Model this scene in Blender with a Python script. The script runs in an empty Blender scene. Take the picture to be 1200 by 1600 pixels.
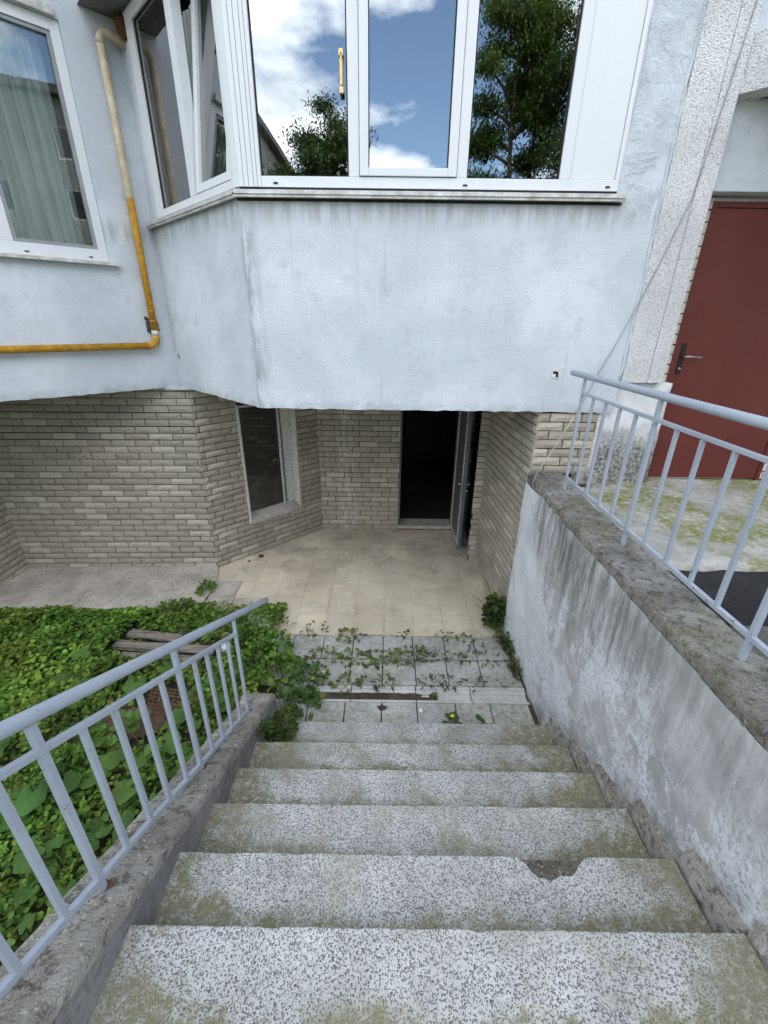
import bpy, bmesh, math, random
import numpy as np
from mathutils import Vector, Matrix, noise
S2 = 2 ** -0.5
rnd = random.Random(7)
nrg = np.random.default_rng(11)
scene = bpy.context.scene
COL = scene.collection

# ------------------------------------------------------------------ camera, sky, sun, exposure
def make_camera():
    H, f, pitch, roll, yaw = 2.733, 671.4, math.radians(23.918), math.radians(0.746), math.radians(-0.029)
    fw = Vector((math.sin(yaw) * math.cos(pitch), math.cos(yaw) * math.cos(pitch), -math.sin(pitch)))
    r0 = Vector((math.cos(yaw), -math.sin(yaw), 0)); u0 = r0.cross(fw)
    r = math.cos(roll) * r0 + math.sin(roll) * u0
    u = -math.sin(roll) * r0 + math.cos(roll) * u0
    cd = bpy.data.cameras.new('camera'); cd.sensor_fit = 'HORIZONTAL'; cd.sensor_width = 36
    cd.lens = 36 * f / 1200; cd.clip_start = 0.05; cd.clip_end = 2000
    ob = bpy.data.objects.new('camera', cd); COL.objects.link(ob)
    m = Matrix.Identity(4)
    for i in range(3):
        m[i][0], m[i][1], m[i][2] = r[i], u[i], -fw[i]
    m[2][3] = H
    ob.matrix_world = m
    scene.camera = ob
make_camera()

SUN_EL, SUN_AZ = math.radians(48), math.radians(20)     # sun stands behind the building
CLOUD_OFF = (7.52, 16.33, 0.0)
EXPOSURE = 2.12
def make_world():
    w = bpy.data.worlds.new('World'); scene.world = w; w.use_nodes = True
    nt = w.node_tree; nt.nodes.clear()
    out = nt.nodes.new('ShaderNodeOutputWorld'); bg = nt.nodes.new('ShaderNodeBackground')
    bg.inputs['Strength'].default_value = 0.1
    sky = nt.nodes.new('ShaderNodeTexSky'); sky.sky_type = 'NISHITA'; sky.sun_disc = False
    sky.sun_elevation = SUN_EL; sky.sun_rotation = SUN_AZ; sky.dust_density = 0.5; sky.ozone_density = 1.6
    tc = nt.nodes.new('ShaderNodeTexCoord'); sep = nt.nodes.new('ShaderNodeSeparateXYZ')
    nt.links.new(tc.outputs['Generated'], sep.inputs[0])
    zz = nt.nodes.new('ShaderNodeMath'); zz.operation = 'MAXIMUM'; zz.inputs[1].default_value = 0.0
    nt.links.new(sep.outputs[2], zz.inputs[0])
    za = nt.nodes.new('ShaderNodeMath'); za.operation = 'ADD'; za.inputs[1].default_value = 0.22
    nt.links.new(zz.outputs[0], za.inputs[0])
    com = nt.nodes.new('ShaderNodeCombineXYZ')
    for i in range(2):
        d = nt.nodes.new('ShaderNodeMath'); d.operation = 'DIVIDE'
        nt.links.new(sep.outputs[i], d.inputs[0]); nt.links.new(za.outputs[0], d.inputs[1])
        nt.links.new(d.outputs[0], com.inputs[i])
    add = nt.nodes.new('ShaderNodeVectorMath'); add.operation = 'ADD'; add.inputs[1].default_value = CLOUD_OFF
    nt.links.new(com.outputs[0], add.inputs[0])
    n1 = nt.nodes.new('ShaderNodeTexNoise'); n1.inputs['Scale'].default_value = 1.6
    n1.inputs['Detail'].default_value = 9; n1.inputs['Roughness'].default_value = 0.56
    nt.links.new(add.outputs[0], n1.inputs['Vector'])
    rp = nt.nodes.new('ShaderNodeValToRGB'); e = rp.color_ramp.elements
    e[0].position, e[0].color = 0.43, (0, 0, 0, 1); e[1].position, e[1].color = 0.59, (1, 1, 1, 1)
    nt.links.new(n1.outputs['Fac'], rp.inputs['Fac'])
    n2 = nt.nodes.new('ShaderNodeTexNoise'); n2.inputs['Scale'].default_value = 2.3; n2.inputs['Detail'].default_value = 6
    nt.links.new(add.outputs[0], n2.inputs['Vector'])
    rc = nt.nodes.new('ShaderNodeValToRGB'); e = rc.color_ramp.elements
    e[0].position, e[0].color = 0.35, (7.6, 8.0, 8.6, 1); e[1].position, e[1].color = 0.70, (17.5, 17.5, 17.4, 1)
    nt.links.new(n2.outputs['Fac'], rc.inputs['Fac'])
    mx = nt.nodes.new('ShaderNodeMix'); mx.data_type = 'RGBA'
    nt.links.new(rp.outputs['Color'], mx.inputs[0]); nt.links.new(sky.outputs[0], mx.inputs[6]); nt.links.new(rc.outputs['Color'], mx.inputs[7])
    nt.links.new(mx.outputs[2], bg.inputs['Color']); nt.links.new(bg.outputs[0], out.inputs['Surface'])
make_world()
sd = bpy.data.lights.new('sun', 'SUN'); sd.energy = 2.0; sd.angle = math.radians(0.5); sd.color = (1.0, 0.95, 0.87)
so = bpy.data.objects.new('sun', sd); COL.objects.link(so); so.location = (0, 30, 40)
sdir = Vector((math.sin(SUN_AZ) * math.cos(SUN_EL), math.cos(SUN_AZ) * math.cos(SUN_EL), math.sin(SUN_EL)))
so.rotation_euler = sdir.to_track_quat('Z', 'Y').to_euler()
vs = scene.view_settings
vs.view_transform = 'Standard'; vs.look = 'None'; vs.exposure = EXPOSURE; vs.gamma = 1; vs.use_curve_mapping = False

# ------------------------------------------------------------------ material helpers
class MB:
    def __init__(s, name):
        s.m = bpy.data.materials.new(name); s.m.use_nodes = True
        s.t = s.m.node_tree; s.t.nodes.clear()
        s.out = s.t.nodes.new('ShaderNodeOutputMaterial')
        s.p = s.t.nodes.new('ShaderNodeBsdfPrincipled'); s.t.links.new(s.p.outputs[0], s.out.inputs[0])
        s.p.inputs['Roughness'].default_value = 0.85
        s.tc = s.t.nodes.new('ShaderNodeTexCoord'); s.loc = s.tc.outputs['Object']
        s.obj = s.t.nodes.new('ShaderNodeNewGeometry').outputs['Position']
    def node(s, t, **kw):
        n = s.t.nodes.new(t)
        for k, v in kw.items(): setattr(n, k, v)
        return n
    def put(s, sock, v):
        if isinstance(v, bpy.types.NodeSocket): s.t.links.new(v, sock)
        elif isinstance(v, (tuple, list)):
            v = tuple(v)
            if sock.type == 'RGBA' and len(v) == 3: v = v + (1,)
            sock.default_value = v
        else: sock.default_value = v
    def map(s, scale=(1, 1, 1), loc=(0, 0, 0), vec=None):
        n = s.node('ShaderNodeMapping'); s.put(n.inputs[0], vec or s.obj)
        n.inputs['Scale'].default_value = scale; n.inputs['Location'].default_value = loc
        return n.outputs[0]
    def noise(s, scale=5, detail=4, rough=0.55, vec=None, dist=0):
        n = s.node('ShaderNodeTexNoise'); s.put(n.inputs['Vector'], vec or s.obj)
        n.inputs['Scale'].default_value = scale; n.inputs['Detail'].default_value = detail
        n.inputs['Roughness'].default_value = rough; n.inputs['Distortion'].default_value = dist
        return n.outputs['Fac']
    def vor(s, scale=50, vec=None, feature='F1', rand=1):
        n = s.node('ShaderNodeTexVoronoi', feature=feature); s.put(n.inputs['Vector'], vec or s.obj)
        n.inputs['Scale'].default_value = scale
        n.inputs['Randomness'].default_value = rand
        return n
    def ramp(s, fac, *stops):
        n = s.node('ShaderNodeValToRGB'); e = n.color_ramp.elements
        while len(e) < len(stops): e.new(0.5)
        for i, (p, c) in enumerate(stops):
            e[i].position = p
            e[i].color = (c, c, c, 1) if not isinstance(c, (tuple, list)) else (tuple(c) + (1,))[:4]
        s.put(n.inputs[0], fac); return n.outputs[0]
    def rng(s, v, a, b, c=0.0, d=1.0):
        n = s.node('ShaderNodeMapRange', interpolation_type='SMOOTHSTEP'); s.put(n.inputs[0], v)
        for i, x in enumerate((a, b, c, d)): n.inputs[i + 1].default_value = x
        return n.outputs[0]
    def mix(s, fac, a, b, blend='MIX'):
        n = s.node('ShaderNodeMix', data_type='RGBA', blend_type=blend)
        s.put(n.inputs[0], fac); s.put(n.inputs[6], a); s.put(n.inputs[7], b); return n.outputs[2]
    def math(s, op, a, b=0.0, clamp=False):
        n = s.node('ShaderNodeMath', operation=op, use_clamp=clamp); s.put(n.inputs[0], a); s.put(n.inputs[1], b); return n.outputs[0]
    def xyz(s, vec=None):
        n = s.node('ShaderNodeSeparateXYZ'); s.put(n.inputs[0], vec or s.obj); return n.outputs
    def comb(s, x, y, z):
        n = s.node('ShaderNodeCombineXYZ')
        for i, v in enumerate((x, y, z)): s.put(n.inputs[i], v)
        return n.outputs[0]
    def bump(s, h, strength=0.5, dist=0.01, nrm=None):
        n = s.node('ShaderNodeBump'); s.put(n.inputs['Height'], h)
        n.inputs['Strength'].default_value = strength; n.inputs['Distance'].default_value = dist
        if nrm: s.put(n.inputs['Normal'], nrm)
        return n.outputs[0]
    def attr(s, name):
        n = s.node('ShaderNodeAttribute'); n.attribute_name = name; return n
    def rand(s): return s.node('ShaderNodeObjectInfo').outputs['Random']
    def done(s, col, rough=None, nrm=None, metal=None, spec=None):
        s.put(s.p.inputs['Base Color'], col)
        if rough is not None: s.put(s.p.inputs['Roughness'], rough)
        if nrm is not None: s.put(s.p.inputs['Normal'], nrm)
        if metal is not None: s.put(s.p.inputs['Metallic'], metal)
        if spec is not None: s.put(s.p.inputs['Specular IOR Level'], spec)
        return s.m
M = {}

def m_plaster():
    b = MB('white plaster'); x = b.xyz()
    big = b.noise(1.6, 5, .6); mid = b.noise(9, 6, .65)
    col = b.mix(b.rng(big, .35, .7), (.50, .535, .58), (.62, .655, .70))
    col = b.mix(b.math('MULTIPLY', b.rng(mid, .50, .74), .5), col, (.43, .46, .49))
    st = b.noise(1, 6, .65, b.map((22, 22, .9)))                    # rain streaks
    stm = b.math('MULTIPLY', b.rng(st, .56, .76), b.rng(b.noise(1.3, 3), .4, .65))
    col = b.mix(b.math('MULTIPLY', stm, .55), col, (.32, .335, .35))
    # worn dirty arris at the bay corner
    dx = b.math('ABSOLUTE', b.math('ADD', x[0], .955)); dyy = b.math('ABSOLUTE', b.math('SUBTRACT', x[1], 3.38))
    cor = b.math('MULTIPLY', b.rng(b.math('ADD', dx, dyy), .13, .0), b.rng(b.noise(14, 5, .7, b.map((1, 1, .25))), .42, .62))
    col = b.mix(b.math('MULTIPLY', cor, .75), col, (.25, .26, .27))
    # grime lifted off the drip edge; under the sill, grime plus painted shade
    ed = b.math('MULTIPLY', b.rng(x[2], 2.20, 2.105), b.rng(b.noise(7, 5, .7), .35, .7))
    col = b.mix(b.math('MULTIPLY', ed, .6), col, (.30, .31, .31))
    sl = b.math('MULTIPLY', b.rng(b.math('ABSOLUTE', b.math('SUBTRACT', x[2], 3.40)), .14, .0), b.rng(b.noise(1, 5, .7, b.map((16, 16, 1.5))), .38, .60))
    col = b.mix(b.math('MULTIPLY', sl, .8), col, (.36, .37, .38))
    blk = b.math('MULTIPLY', b.rng(b.noise(34, 4, .6, b.map((1, 1, .35))), .70, .76), b.rng(b.noise(2.1, 3), .5, .66))
    col = b.mix(b.math('MULTIPLY', blk, .7), col, (.16, .165, .17))
    h = b.math('ADD', b.noise(60, 5, .7), b.math('MULTIPLY', b.noise(7, 4, .6, dist=.6), 1.6))
    trow = b.noise(1, 4, .6, b.map((5, 5, 55)), dist=.4)
    h = b.math('ADD', h, b.math('MULTIPLY', trow, .35))
    return b.done(col, .9, b.bump(h, .6, .007), spec=.2)
M['plaster'] = m_plaster()

def m_trowel():
    b = MB('trowelled repair plaster')
    col = b.mix(b.rng(b.noise(4, 6, .65), .3, .75), (.49, .53, .57), (.615, .655, .70))
    col = b.mix(b.math('MULTIPLY', b.rng(b.noise(30, 5, .6, b.map((1, 1, .3))), .6, .75), .5), col, (.33, .34, .35))
    h = b.math('ADD', b.noise(9, 6, .7, dist=1.8), b.math('MULTIPLY', b.noise(70, 4, .7), .25))
    return b.done(col, .9, b.bump(h, .9, .02), spec=.2)
M['trowel'] = m_trowel()

def m_pebble():
    b = MB('pebble dash')
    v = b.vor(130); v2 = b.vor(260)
    h = b.math('SUBTRACT', 1, b.math('MULTIPLY', v.outputs['Distance'], 1.2))
    h = b.math('ADD', h, b.math('MULTIPLY', b.math('SUBTRACT', 1, v2.outputs['Distance']), .35))
    col = b.mix(b.rng(b.noise(2.5, 4), .35, .7), (.60, .60, .61), (.72, .72, .735))
    sp = b.xyz(v.outputs['Color'])[0]
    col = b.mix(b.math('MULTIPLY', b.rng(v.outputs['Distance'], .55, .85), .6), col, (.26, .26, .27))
    col = b.mix(b.math('MULTIPLY', b.rng(sp, .8, .95), .5), col, (.33, .33, .34))
    return b.done(col, .95, b.bump(h, .8, .006), spec=.15)
M['pebble'] = m_pebble()

def m_brick(name, c0, c1, c2):
    b = MB(name); tone = b.attr('tone').outputs['Fac']
    col = b.mix(tone, c0, c1)
    col = b.mix(b.math('MULTIPLY', b.rng(b.noise(1.1, 4), .42, .65), .45), col, c2)
    col = b.mix(b.math('MULTIPLY', b.rng(b.noise(45, 5, .7), .5, .75), .45), col, tuple(x * .45 for x in c0))
    stain = b.noise(1, 4, .6, b.map((9, 9, .5)))
    col = b.mix(b.math('MULTIPLY', b.rng(stain, .62, .8), .35), col, (.52, .49, .42))
    x = b.xyz()
    runx = b.math('MULTIPLY', b.rng(b.math('ABSOLUTE', b.math('ADD', x[0], .50)), .16, .07), b.rng(x[1], 5.40, 5.48))
    runm = b.math('MULTIPLY', runx, b.rng(b.noise(10, 4, .7, b.map((1.6, 1, .3))), .40, .60))
    col = b.mix(b.math('MULTIPLY', runm, .6), col, (.55, .52, .46))                  # lime run on the back wall
    h = b.math('ADD', b.noise(38, 5, .7), b.math('MULTIPLY', b.noise(130, 3, .6), .4))
    return b.done(col, .95, b.bump(h, .8, .008), spec=.15)
M['brick'] = m_brick('rock faced brick', (.29, .265, .215), (.50, .455, .375), (.45, .375, .30))
M['brick_pale'] = m_brick('pale brick', (.46, .42, .35), (.58, .54, .46), (.50, .46, .40))
def m_simple(name, col, rough=.8, var=.25, scale=8, bump=.3, bscale=60, metal=0, spec=.3, dark=None):
    b = MB(name); n = b.noise(scale, 6, .65)
    d = dark or tuple(c * (1 - var * 1.6) for c in col)
    c = b.mix(b.rng(n, .3, .72), d, col)
    return b.done(c, rough, b.bump(b.noise(bscale, 4, .65), bump, .004), metal, spec)
M['mortar'] = m_simple('mortar', (.05, .046, .04), .95, .3)
M['soffit'] = m_simple('grey soffit concrete', (.20, .195, .185), .95, .3)
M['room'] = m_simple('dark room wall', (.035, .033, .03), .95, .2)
M['concrete'] = None

def m_pvc():
    b = MB('white window plastic')
    col = b.mix(b.math('MULTIPLY', b.rng(b.noise(2.3, 5, .7, b.map((4, 4, 1))), .5, .8), .25), (.66, .675, .695), (.52, .52, .505))
    return b.done(col, .35, b.bump(b.noise(8, 2), .05, .004), spec=.45)
M['pvc'] = m_pvc()
M['pvc_grey'] = m_simple('grey screen frame', (.30, .32, .33), .5, .15, spec=.4)
M['zinc'] = m_simple('zinc sill metal', (.66, .66, .65), .5, .3, 14, .1, 40, .2, .5, (.38, .37, .35))
M['gasket'] = m_simple('black rubber seal', (.02, .02, .02), .7, .2)
M['oldpaint'] = m_simple('flaking white paint', (.66, .65, .60),   .8, .3, 26, .25, 90, dark=(.45, .43, .39))
M['brass'] = m_simple('brass', (.62, .45, .17), .3, .2, 20, .1, 40, .9, .5)
M['steel'] = m_simple('worn steel', (.42, .41, .40), .35, .3, 30, .1, 80, .9, .5)
M['foam'] = m_simple('rusty foam filler', (.20, .085, .04), .95, .5, 30, 1, 60)
M['mortarblob'] = m_simple('dark mortar patch', (.12, .125, .13), .95, .5, 25, 1, 40)

def m_glass(name, base_reflect, tint, ior=1.9):
    b = MB(name); b.t.nodes.remove(b.p)
    g = b.node('ShaderNodeBsdfGlossy'); g.inputs['Roughness'].default_value = 0.0
    g.inputs['Color'].default_value = (1, 1, 1, 1)
    wob = b.bump(b.noise(1.6, 2, .5), .07, .02); b.put(g.inputs['Normal'], wob)
    t = b.node('ShaderNodeBsdfTransparent'); t.inputs['Color'].default_value = tint + (1,)
    fr = b.node('ShaderNodeFresnel'); fr.inputs['IOR'].default_value = ior
    f = b.math('ADD', fr.outputs[0], base_reflect, True)
    mx = b.node('ShaderNodeMixShader'); b.put(mx.inputs[0], f)
    b.t.links.new(t.outputs[0], mx.inputs[1]); b.t.links.new(g.outputs[0], mx.inputs[2])
    b.t.links.new(mx.outputs[0], b.out.inputs[0]); return b.m
M['glass'] = m_glass('coated window glass', .12, (.62, .68, .68))
M['glass_side'] = m_glass('side window glass', .04, (.86, .91, .90), 1.6)
M['glass_green'] = m_glass('greenish side glass', .20, (.70, .80, .76), 1.7)
M['glass_old'] = m_glass('dusty basement glass', .06, (.35, .36, .36), 1.5)
def m_curtain():
    b = MB('sheer curtain cloth')
    w = b.noise(1, 3, .5, b.map((38, 38, .6)))
    col = b.mix(b.rng(w, .35, .65), (.56, .57, .58), (.86, .87, .88))
    b.done(col, .9)
    tr = b.node('ShaderNodeBsdfTransparent'); mx = b.node('ShaderNodeMixShader'); mx.inputs[0].default_value = .88
    b.t.links.new(tr.outputs[0], mx.inputs[1]); b.t.links.new(b.p.outputs[0], mx.inputs[2]); b.t.links.new(mx.outputs[0], b.out.inputs[0])
    return b.m
M['curtain'] = m_curtain()

def m_paint(name, col, chip, rough=.45):
    b = MB(name)
    c = b.mix(b.rng(b.noise(3, 5, .6), .3, .7), tuple(v * .84 for v in col), col)
    c = b.mix(b.math('MULTIPLY', b.rng(b.noise(42, 5, .7), .62, .67), b.rng(b.noise(4.5, 3), .45, .58)), c, chip)
    h = b.math('ADD', b.noise(22, 4, .6), b.math('MULTIPLY', b.noise(120, 3), .3))
    return b.done(c, rough, b.bump(h, .25, .004), spec=.4)
M['rail'] = m_paint('blue grey railing paint', (.34, .38, .445), (.15, .10, .07), .40)
M['red'] = m_paint('oxide red door paint', (.115, .021, .017), (.085, .03, .024), .5)
M['greydoor'] = m_paint('grey door paint', (.115, .125, .128), (.09, .08, .07), .5)
M['pipe'] = None
def m_pipe():
    b = MB('gas pipe paint'); z = b.xyz()[2]
    k = b.rng(b.math('ADD', z, b.math('MULTIPLY', b.noise(30, 3), .03)), 3.655, 3.675)
    yel = b.mix(b.rng(b.noise(18, 5, .7), .35, .75), (.36, .18, .012), (.60, .325, .02))
    cr = b.mix(b.rng(b.noise(18, 5, .7), .35, .75), (.40, .33, .22), (.56, .49, .36))
    c = b.mix(k, yel, cr)
    c = b.mix(b.math('MULTIPLY', b.rng(b.noise(40, 5, .7), .62, .72), .7), c, (.12, .08, .04))
    return b.done(c, .5, b.bump(b.noise(60, 4), .3, .004), spec=.4)
M['pipe'] = m_pipe()
M['whitepaint'] = m_simple('white paint dab', (.72, .71, .67), .7, .25, 40)
M['cable'] = m_simple('pale cable', (.50, .47, .38), .7, .2)
M['cable_grey'] = m_simple('grey cable', (.38, .38, .38), .7, .2)

def m_concrete(name, c0, c1, moss=0.0, spot=.5, bumpd=.012):
    b = MB(name)
    col = b.mix(b.rng(b.noise(3.2, 6, .65), .3, .7), c0, c1)
    col = b.mix(b.math('MULTIPLY', b.rng(b.noise(24, 8, .78), .50, .60), spot), col, tuple(v * .45 for v in c0))
    col = b.mix(b.math('MULTIPLY', b.rng(b.noise(40, 7, .75), .58, .64), .75 * spot + .1), col, tuple(min(.8, v * 1.55) for v in c1))
    if moss:
        mm = b.math('MULTIPLY', b.rng(b.noise(1.7, 5, .6), .43, .58), b.rng(b.noise(24, 5, .7), .30, .60))
        col = b.mix(b.math('MULTIPLY', mm, moss), col, b.mix(b.noise(90, 3), (.10, .11, .02), (.22, .235, .04)))
    pit = b.rng(b.noise(75, 3, .6), .64, .72)
    col = b.mix(b.math('MULTIPLY', pit, spot), col, tuple(v * .25 for v in c0))
    h = b.math('ADD', b.noise(30, 7, .72), b.math('MULTIPLY', b.vor(120).outputs['Distance'], .25))
    h = b.math('SUBTRACT', h, b.math('MULTIPLY', pit, .5 * spot))
    return b.done(col, .95, b.bump(h, .9, bumpd), spec=.2)
M['coping'] = m_concrete('weathered coping concrete', (.15, .145, .13), (.36, .35, .325), .30, .8, .035)
M['stringer'] = m_concrete('weathered stringer concrete', (.27, .255, .225), (.53, .51, .46), .12, .8, .04)
M['render'] = m_concrete('dark cement render', (.15, .15, .148), (.27, .265, .26), 0, .4, .012)
M['apron'] = m_concrete('apron concrete', (.36, .325, .285), (.56, .51, .45), .10, .35, .012)
M['platform'] = m_concrete('mossy platform concrete', (.30, .30, .285), (.44, .43, .40), .95, .35, .010)
M['slab'] = m_concrete('grey paving slab', (.33, .335, .32), (.48, .48, .455), .35, .45, .009)
M['channel'] = m_concrete('drain channel concrete', (.42, .42, .41), (.57, .57, .55), .1, .3, .006)
M['silt'] = m_concrete('dark drain silt', (.05, .04, .03), (.11, .09, .07), .1, .5, .02)
M['rubble'] = m_concrete('crumbled concrete', (.16, .145, .115), (.36, .335, .285), .2, .9, .05)
M['asphalt'] = m_concrete('fresh black asphalt', (.018, .018, .02), (.035, .035, .037), 0, .4, .016)
M['asphalt_old'] = m_concrete('old grey asphalt', (.085, .085, .082), (.14, .14, .135), .1, .4, .016)
M['soil'] = m_concrete('garden soil', (.05, .042, .03), (.09, .075, .055), .2, .5, .03)
M['timber'] = None
def m_timber():
    b = MB('grey weathered timber')
    g = b.noise(1, 6, .7, b.map((2.5, 60, 60)), dist=.5)
    c = b.mix(b.rng(g, .3, .7), (.09, .075, .058), (.31, .27, .22))
    return b.done(c, .9, b.bump(g, .7, .008))
M['timber'] = m_timber()
M['rust'] = m_simple('rusty iron', (.20, .095, .05), .9, .5, 20, .6, 60, dark=(.08, .04, .025))
M['brownsheet'] = m_simple('brown rusty sheet', (.14, .082, .058), .75, .35, 9, .3, 40)
M['stone_white'] = m_simple('pale stone', (.66, .66, .63), .9, .3, 30, .8, 40)
M['paper'] = m_simple('white paper', (.75, .75, .72), .9, .1)
M['deadleaf'] = m_simple('dead brown leaf', (.10, .07, .05), .9, .4, 40)

def m_joint():
    b = MB('joint sand and dirt'); col = b.mix(b.rng(b.noise(3.5, 5, .7), .36, .54), (.19, .165, .125), (.56, .49, .37))
    return b.done(col, .95)
M['jointsand'] = m_joint()
def m_tile():
    b = MB('sandy floor tile'); x = b.xyz()
    col = b.mix(b.rng(b.noise(1.6, 5, .6), .32, .7), (.50, .435, .325), (.68, .605, .465))
    col = b.mix(b.math('MULTIPLY', b.attr('tone').outputs['Fac'], .45), col, (.50, .43, .35))
    gr = b.math('MULTIPLY', b.rng(b.noise(2.3, 6, .68), .46, .66), b.rng(x[1], 3.75, 4.7))
    col = b.mix(b.math('MULTIPLY', gr, .75), col, (.30, .27, .22))
    bl = b.math('MULTIPLY', b.rng(b.noise(5.5, 7, .72), .47, .62), b.rng(b.noise(1.3, 3), .38, .6))
    col = b.mix(b.math('MULTIPLY', bl, .5), col, (.33, .29, .225))
    lt = b.rng(b.noise(3.1, 7, .7), .56, .66)
    col = b.mix(b.math('MULTIPLY', lt, .4), col, (.70, .64, .52))       # trodden dirt towards the door
    col = b.mix(b.math('MULTIPLY', b.rng(b.noise(50, 5, .7), .58, .7), .4), col, (.27, .23, .17))
    return b.done(col, .93, b.bump(b.math('ADD', b.noise(45, 5, .7), b.noise(7, 4)), .4, .005), spec=.2)
M['tile'] = m_tile()
M['sand'] = m_simple('sand bed', (.40, .34, .25), .95, .3, 20, .6, 80)

def m_terrazzo():
    b = MB('terrazzo tread'); x = b.xyz(b.loc)
    warp = b.node('ShaderNodeVectorMath', operation='ADD')
    nz = b.node('ShaderNodeTexNoise'); b.put(nz.inputs['Vector'], b.obj); nz.inputs['Scale'].default_value = 70
    sc = b.node('ShaderNodeVectorMath', operation='SCALE'); b.t.links.new(nz.outputs['Color'], sc.inputs[0]); sc.inputs['Scale'].default_value = .016
    b.put(warp.inputs[0], b.obj); b.t.links.new(sc.outputs[0], warp.inputs[1])
    v = b.vor(150, warp.outputs[0]); v2 = b.vor(290, warp.outputs[0])
    v.voronoi_dimensions = '2D'; v2.voronoi_dimensions = '2D'
    c1 = b.xyz(v.outputs['Color']); c2 = b.xyz(v2.outputs['Color'])
    thr = b.math('MULTIPLY', b.rng(c1[0], -.2, .85), .45)
    chip = b.rng(b.math('SUBTRACT', v.outputs['Distance'], thr), .04, -.04)
    chip2 = b.rng(b.math('SUBTRACT', v2.outputs['Distance'], b.math('MULTIPLY', b.rng(c2[0], .3, 1), .38)), .05, -.05)
    base = b.mix(b.rng(b.noise(5, 6, .65), .3, .7), (.40, .40, .385), (.555, .555, .54))
    dark = b.mix(c1[1], (.04, .04, .042), (.17, .165, .155))
    col = b.mix(b.math('MULTIPLY', chip, .88), base, dark)
    col = b.mix(b.math('MULTIPLY', chip2, .65), col, (.12, .12, .12))
    # moss and silt collect at the back of the tread and at its ends
    n = b.noise(6.5, 6, .68); nf = b.noise(38, 5, .7)
    back = b.rng(x[1], -.08, -.29); ends = b.rng(b.math('ABSOLUTE', x[0]), .52, .96)
    yw = b.rng(b.xyz()[1], .6, 2.0)
    off = b.math('ADD', b.math('MULTIPLY', b.rand(), .10), b.math('MULTIPLY', yw, .10))
    k = b.math('ADD', b.math('ADD', b.math('MULTIPLY', back, .40), b.math('MULTIPLY', ends, .26)), off)
    mm = b.rng(b.math('ADD', n, k), .66, .90)
    mm = b.math('MULTIPLY', mm, b.rng(nf, .26, .58))
    top = b.attr('mossy').outputs['Fac']
    mm = b.math('MULTIPLY', mm, top)
    moss = b.mix(b.noise(100, 4), (.085, .085, .025), (.19, .185, .055))
    col = b.mix(b.math('MULTIPLY', mm, .82), col, moss)
    drt = b.math('MULTIPLY', b.rng(b.noise(3.3, 7, .7), .42, .66), .42)
    col = b.mix(drt, col, (.25, .245, .19))
    h = b.math('ADD', b.math('MULTIPLY', b.noise(160, 3), .5), b.math('SUBTRACT', b.math('MULTIPLY', nf, .8), chip))
    return b.done(col, .85, b.bump(h, .45, .004), spec=.25)
M['terrazzo'] = m_terrazzo()

def m_retain():
    b = MB('stained retaining wall'); x = b.xyz()
    base = b.mix(b.rng(b.noise(2.2, 6, .65), .32, .68), (.35, .35, .35), (.53, .53, .535))
    # whitewash: whole near the building, in flakes elsewhere
    wn = b.noise(1.9, 9, .74, b.map((1, 1, .8), (0, .4, .3)), dist=.15)
    edge = b.rng(b.math('ADD', x[1], b.math('MULTIPLY', b.noise(3, 6, .7), .7)), 2.85, 3.35)
    fl = b.math('MULTIPLY', b.rng(wn, .435, .505), b.rng(b.noise(48, 7, .75), .37, .48))
    lowm = b.rng(b.math('ADD', x[2], b.math('MULTIPLY', b.noise(2, 4), .35)), 1.62, 1.15)
    fl = b.math('MULTIPLY', fl, lowm)
    wash = b.math('MAXIMUM', edge, fl)
    col = b.mix(b.math('MULTIPLY', wash, .93), base, b.mix(b.noise(14, 5), (.58, .60, .63), (.74, .76, .79)))
    # black algae running down from the coping
    topn = b.math('ADD', x[2], b.math('MULTIPLY', b.noise(1, 8, .75, b.map((1, 8.5, .7))), 1.5))
    run = b.math('MULTIPLY', b.rng(topn, 1.66, 2.12), b.rng(b.noise(1, 9, .78, b.map((1, 19, 2.2))), .36, .60))
    run = b.math('MULTIPLY', run, b.rng(x[1], 3.22, 2.95))
    run = b.math('MULTIPLY', run, b.rng(x[1], .9, 2.1, .35, 1))
    col = b.mix(b.math('MULTIPLY', run, .82), col, (.095, .098, .085))
    low = b.math('MULTIPLY', b.rng(b.math('SUBTRACT', x[2], b.math('SUBTRACT', 1.32, b.math('MULTIPLY', x[1], .571))), .30, .04), b.rng(b.noise(9, 5, .7), .30, .60))
    col = b.mix(b.math('MULTIPLY', low, .75), col, (.16, .16, .155))
    h = b.math('ADD', b.noise(28, 7, .7), b.math('MULTIPLY', wash, .35))
    h = b.math('ADD', h, b.math('MULTIPLY', b.noise(5, 4, .6, dist=.7), 1.2))
    return b.done(col, .93, b.bump(h, .7, .012), spec=.2)
M['retain'] = m_retain()

def m_plinth():
    b = MB('grimy white plinth'); x = b.xyz()
    col = b.mix(b.rng(b.noise(5, 6), .3, .7), (.56, .57, .57), (.72, .73, .74))
    k = b.rng(b.math('ADD', x[2], b.math('MULTIPLY', b.noise(8, 6, .75), .55)), 2.32, 2.02)
    k = b.math('MULTIPLY', k, b.rng(x[0], 1.67, 1.74))
    col = b.mix(b.math('MULTIPLY', k, .92), col, b.mix(b.rng(b.noise(45, 5, .7), .40, .66), (.055, .055, .05), (.36, .35, .32)))
    return b.done(col, .95, b.bump(b.noise(30, 6, .72), .9, .016))
M['plinth'] = m_plinth()

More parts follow.
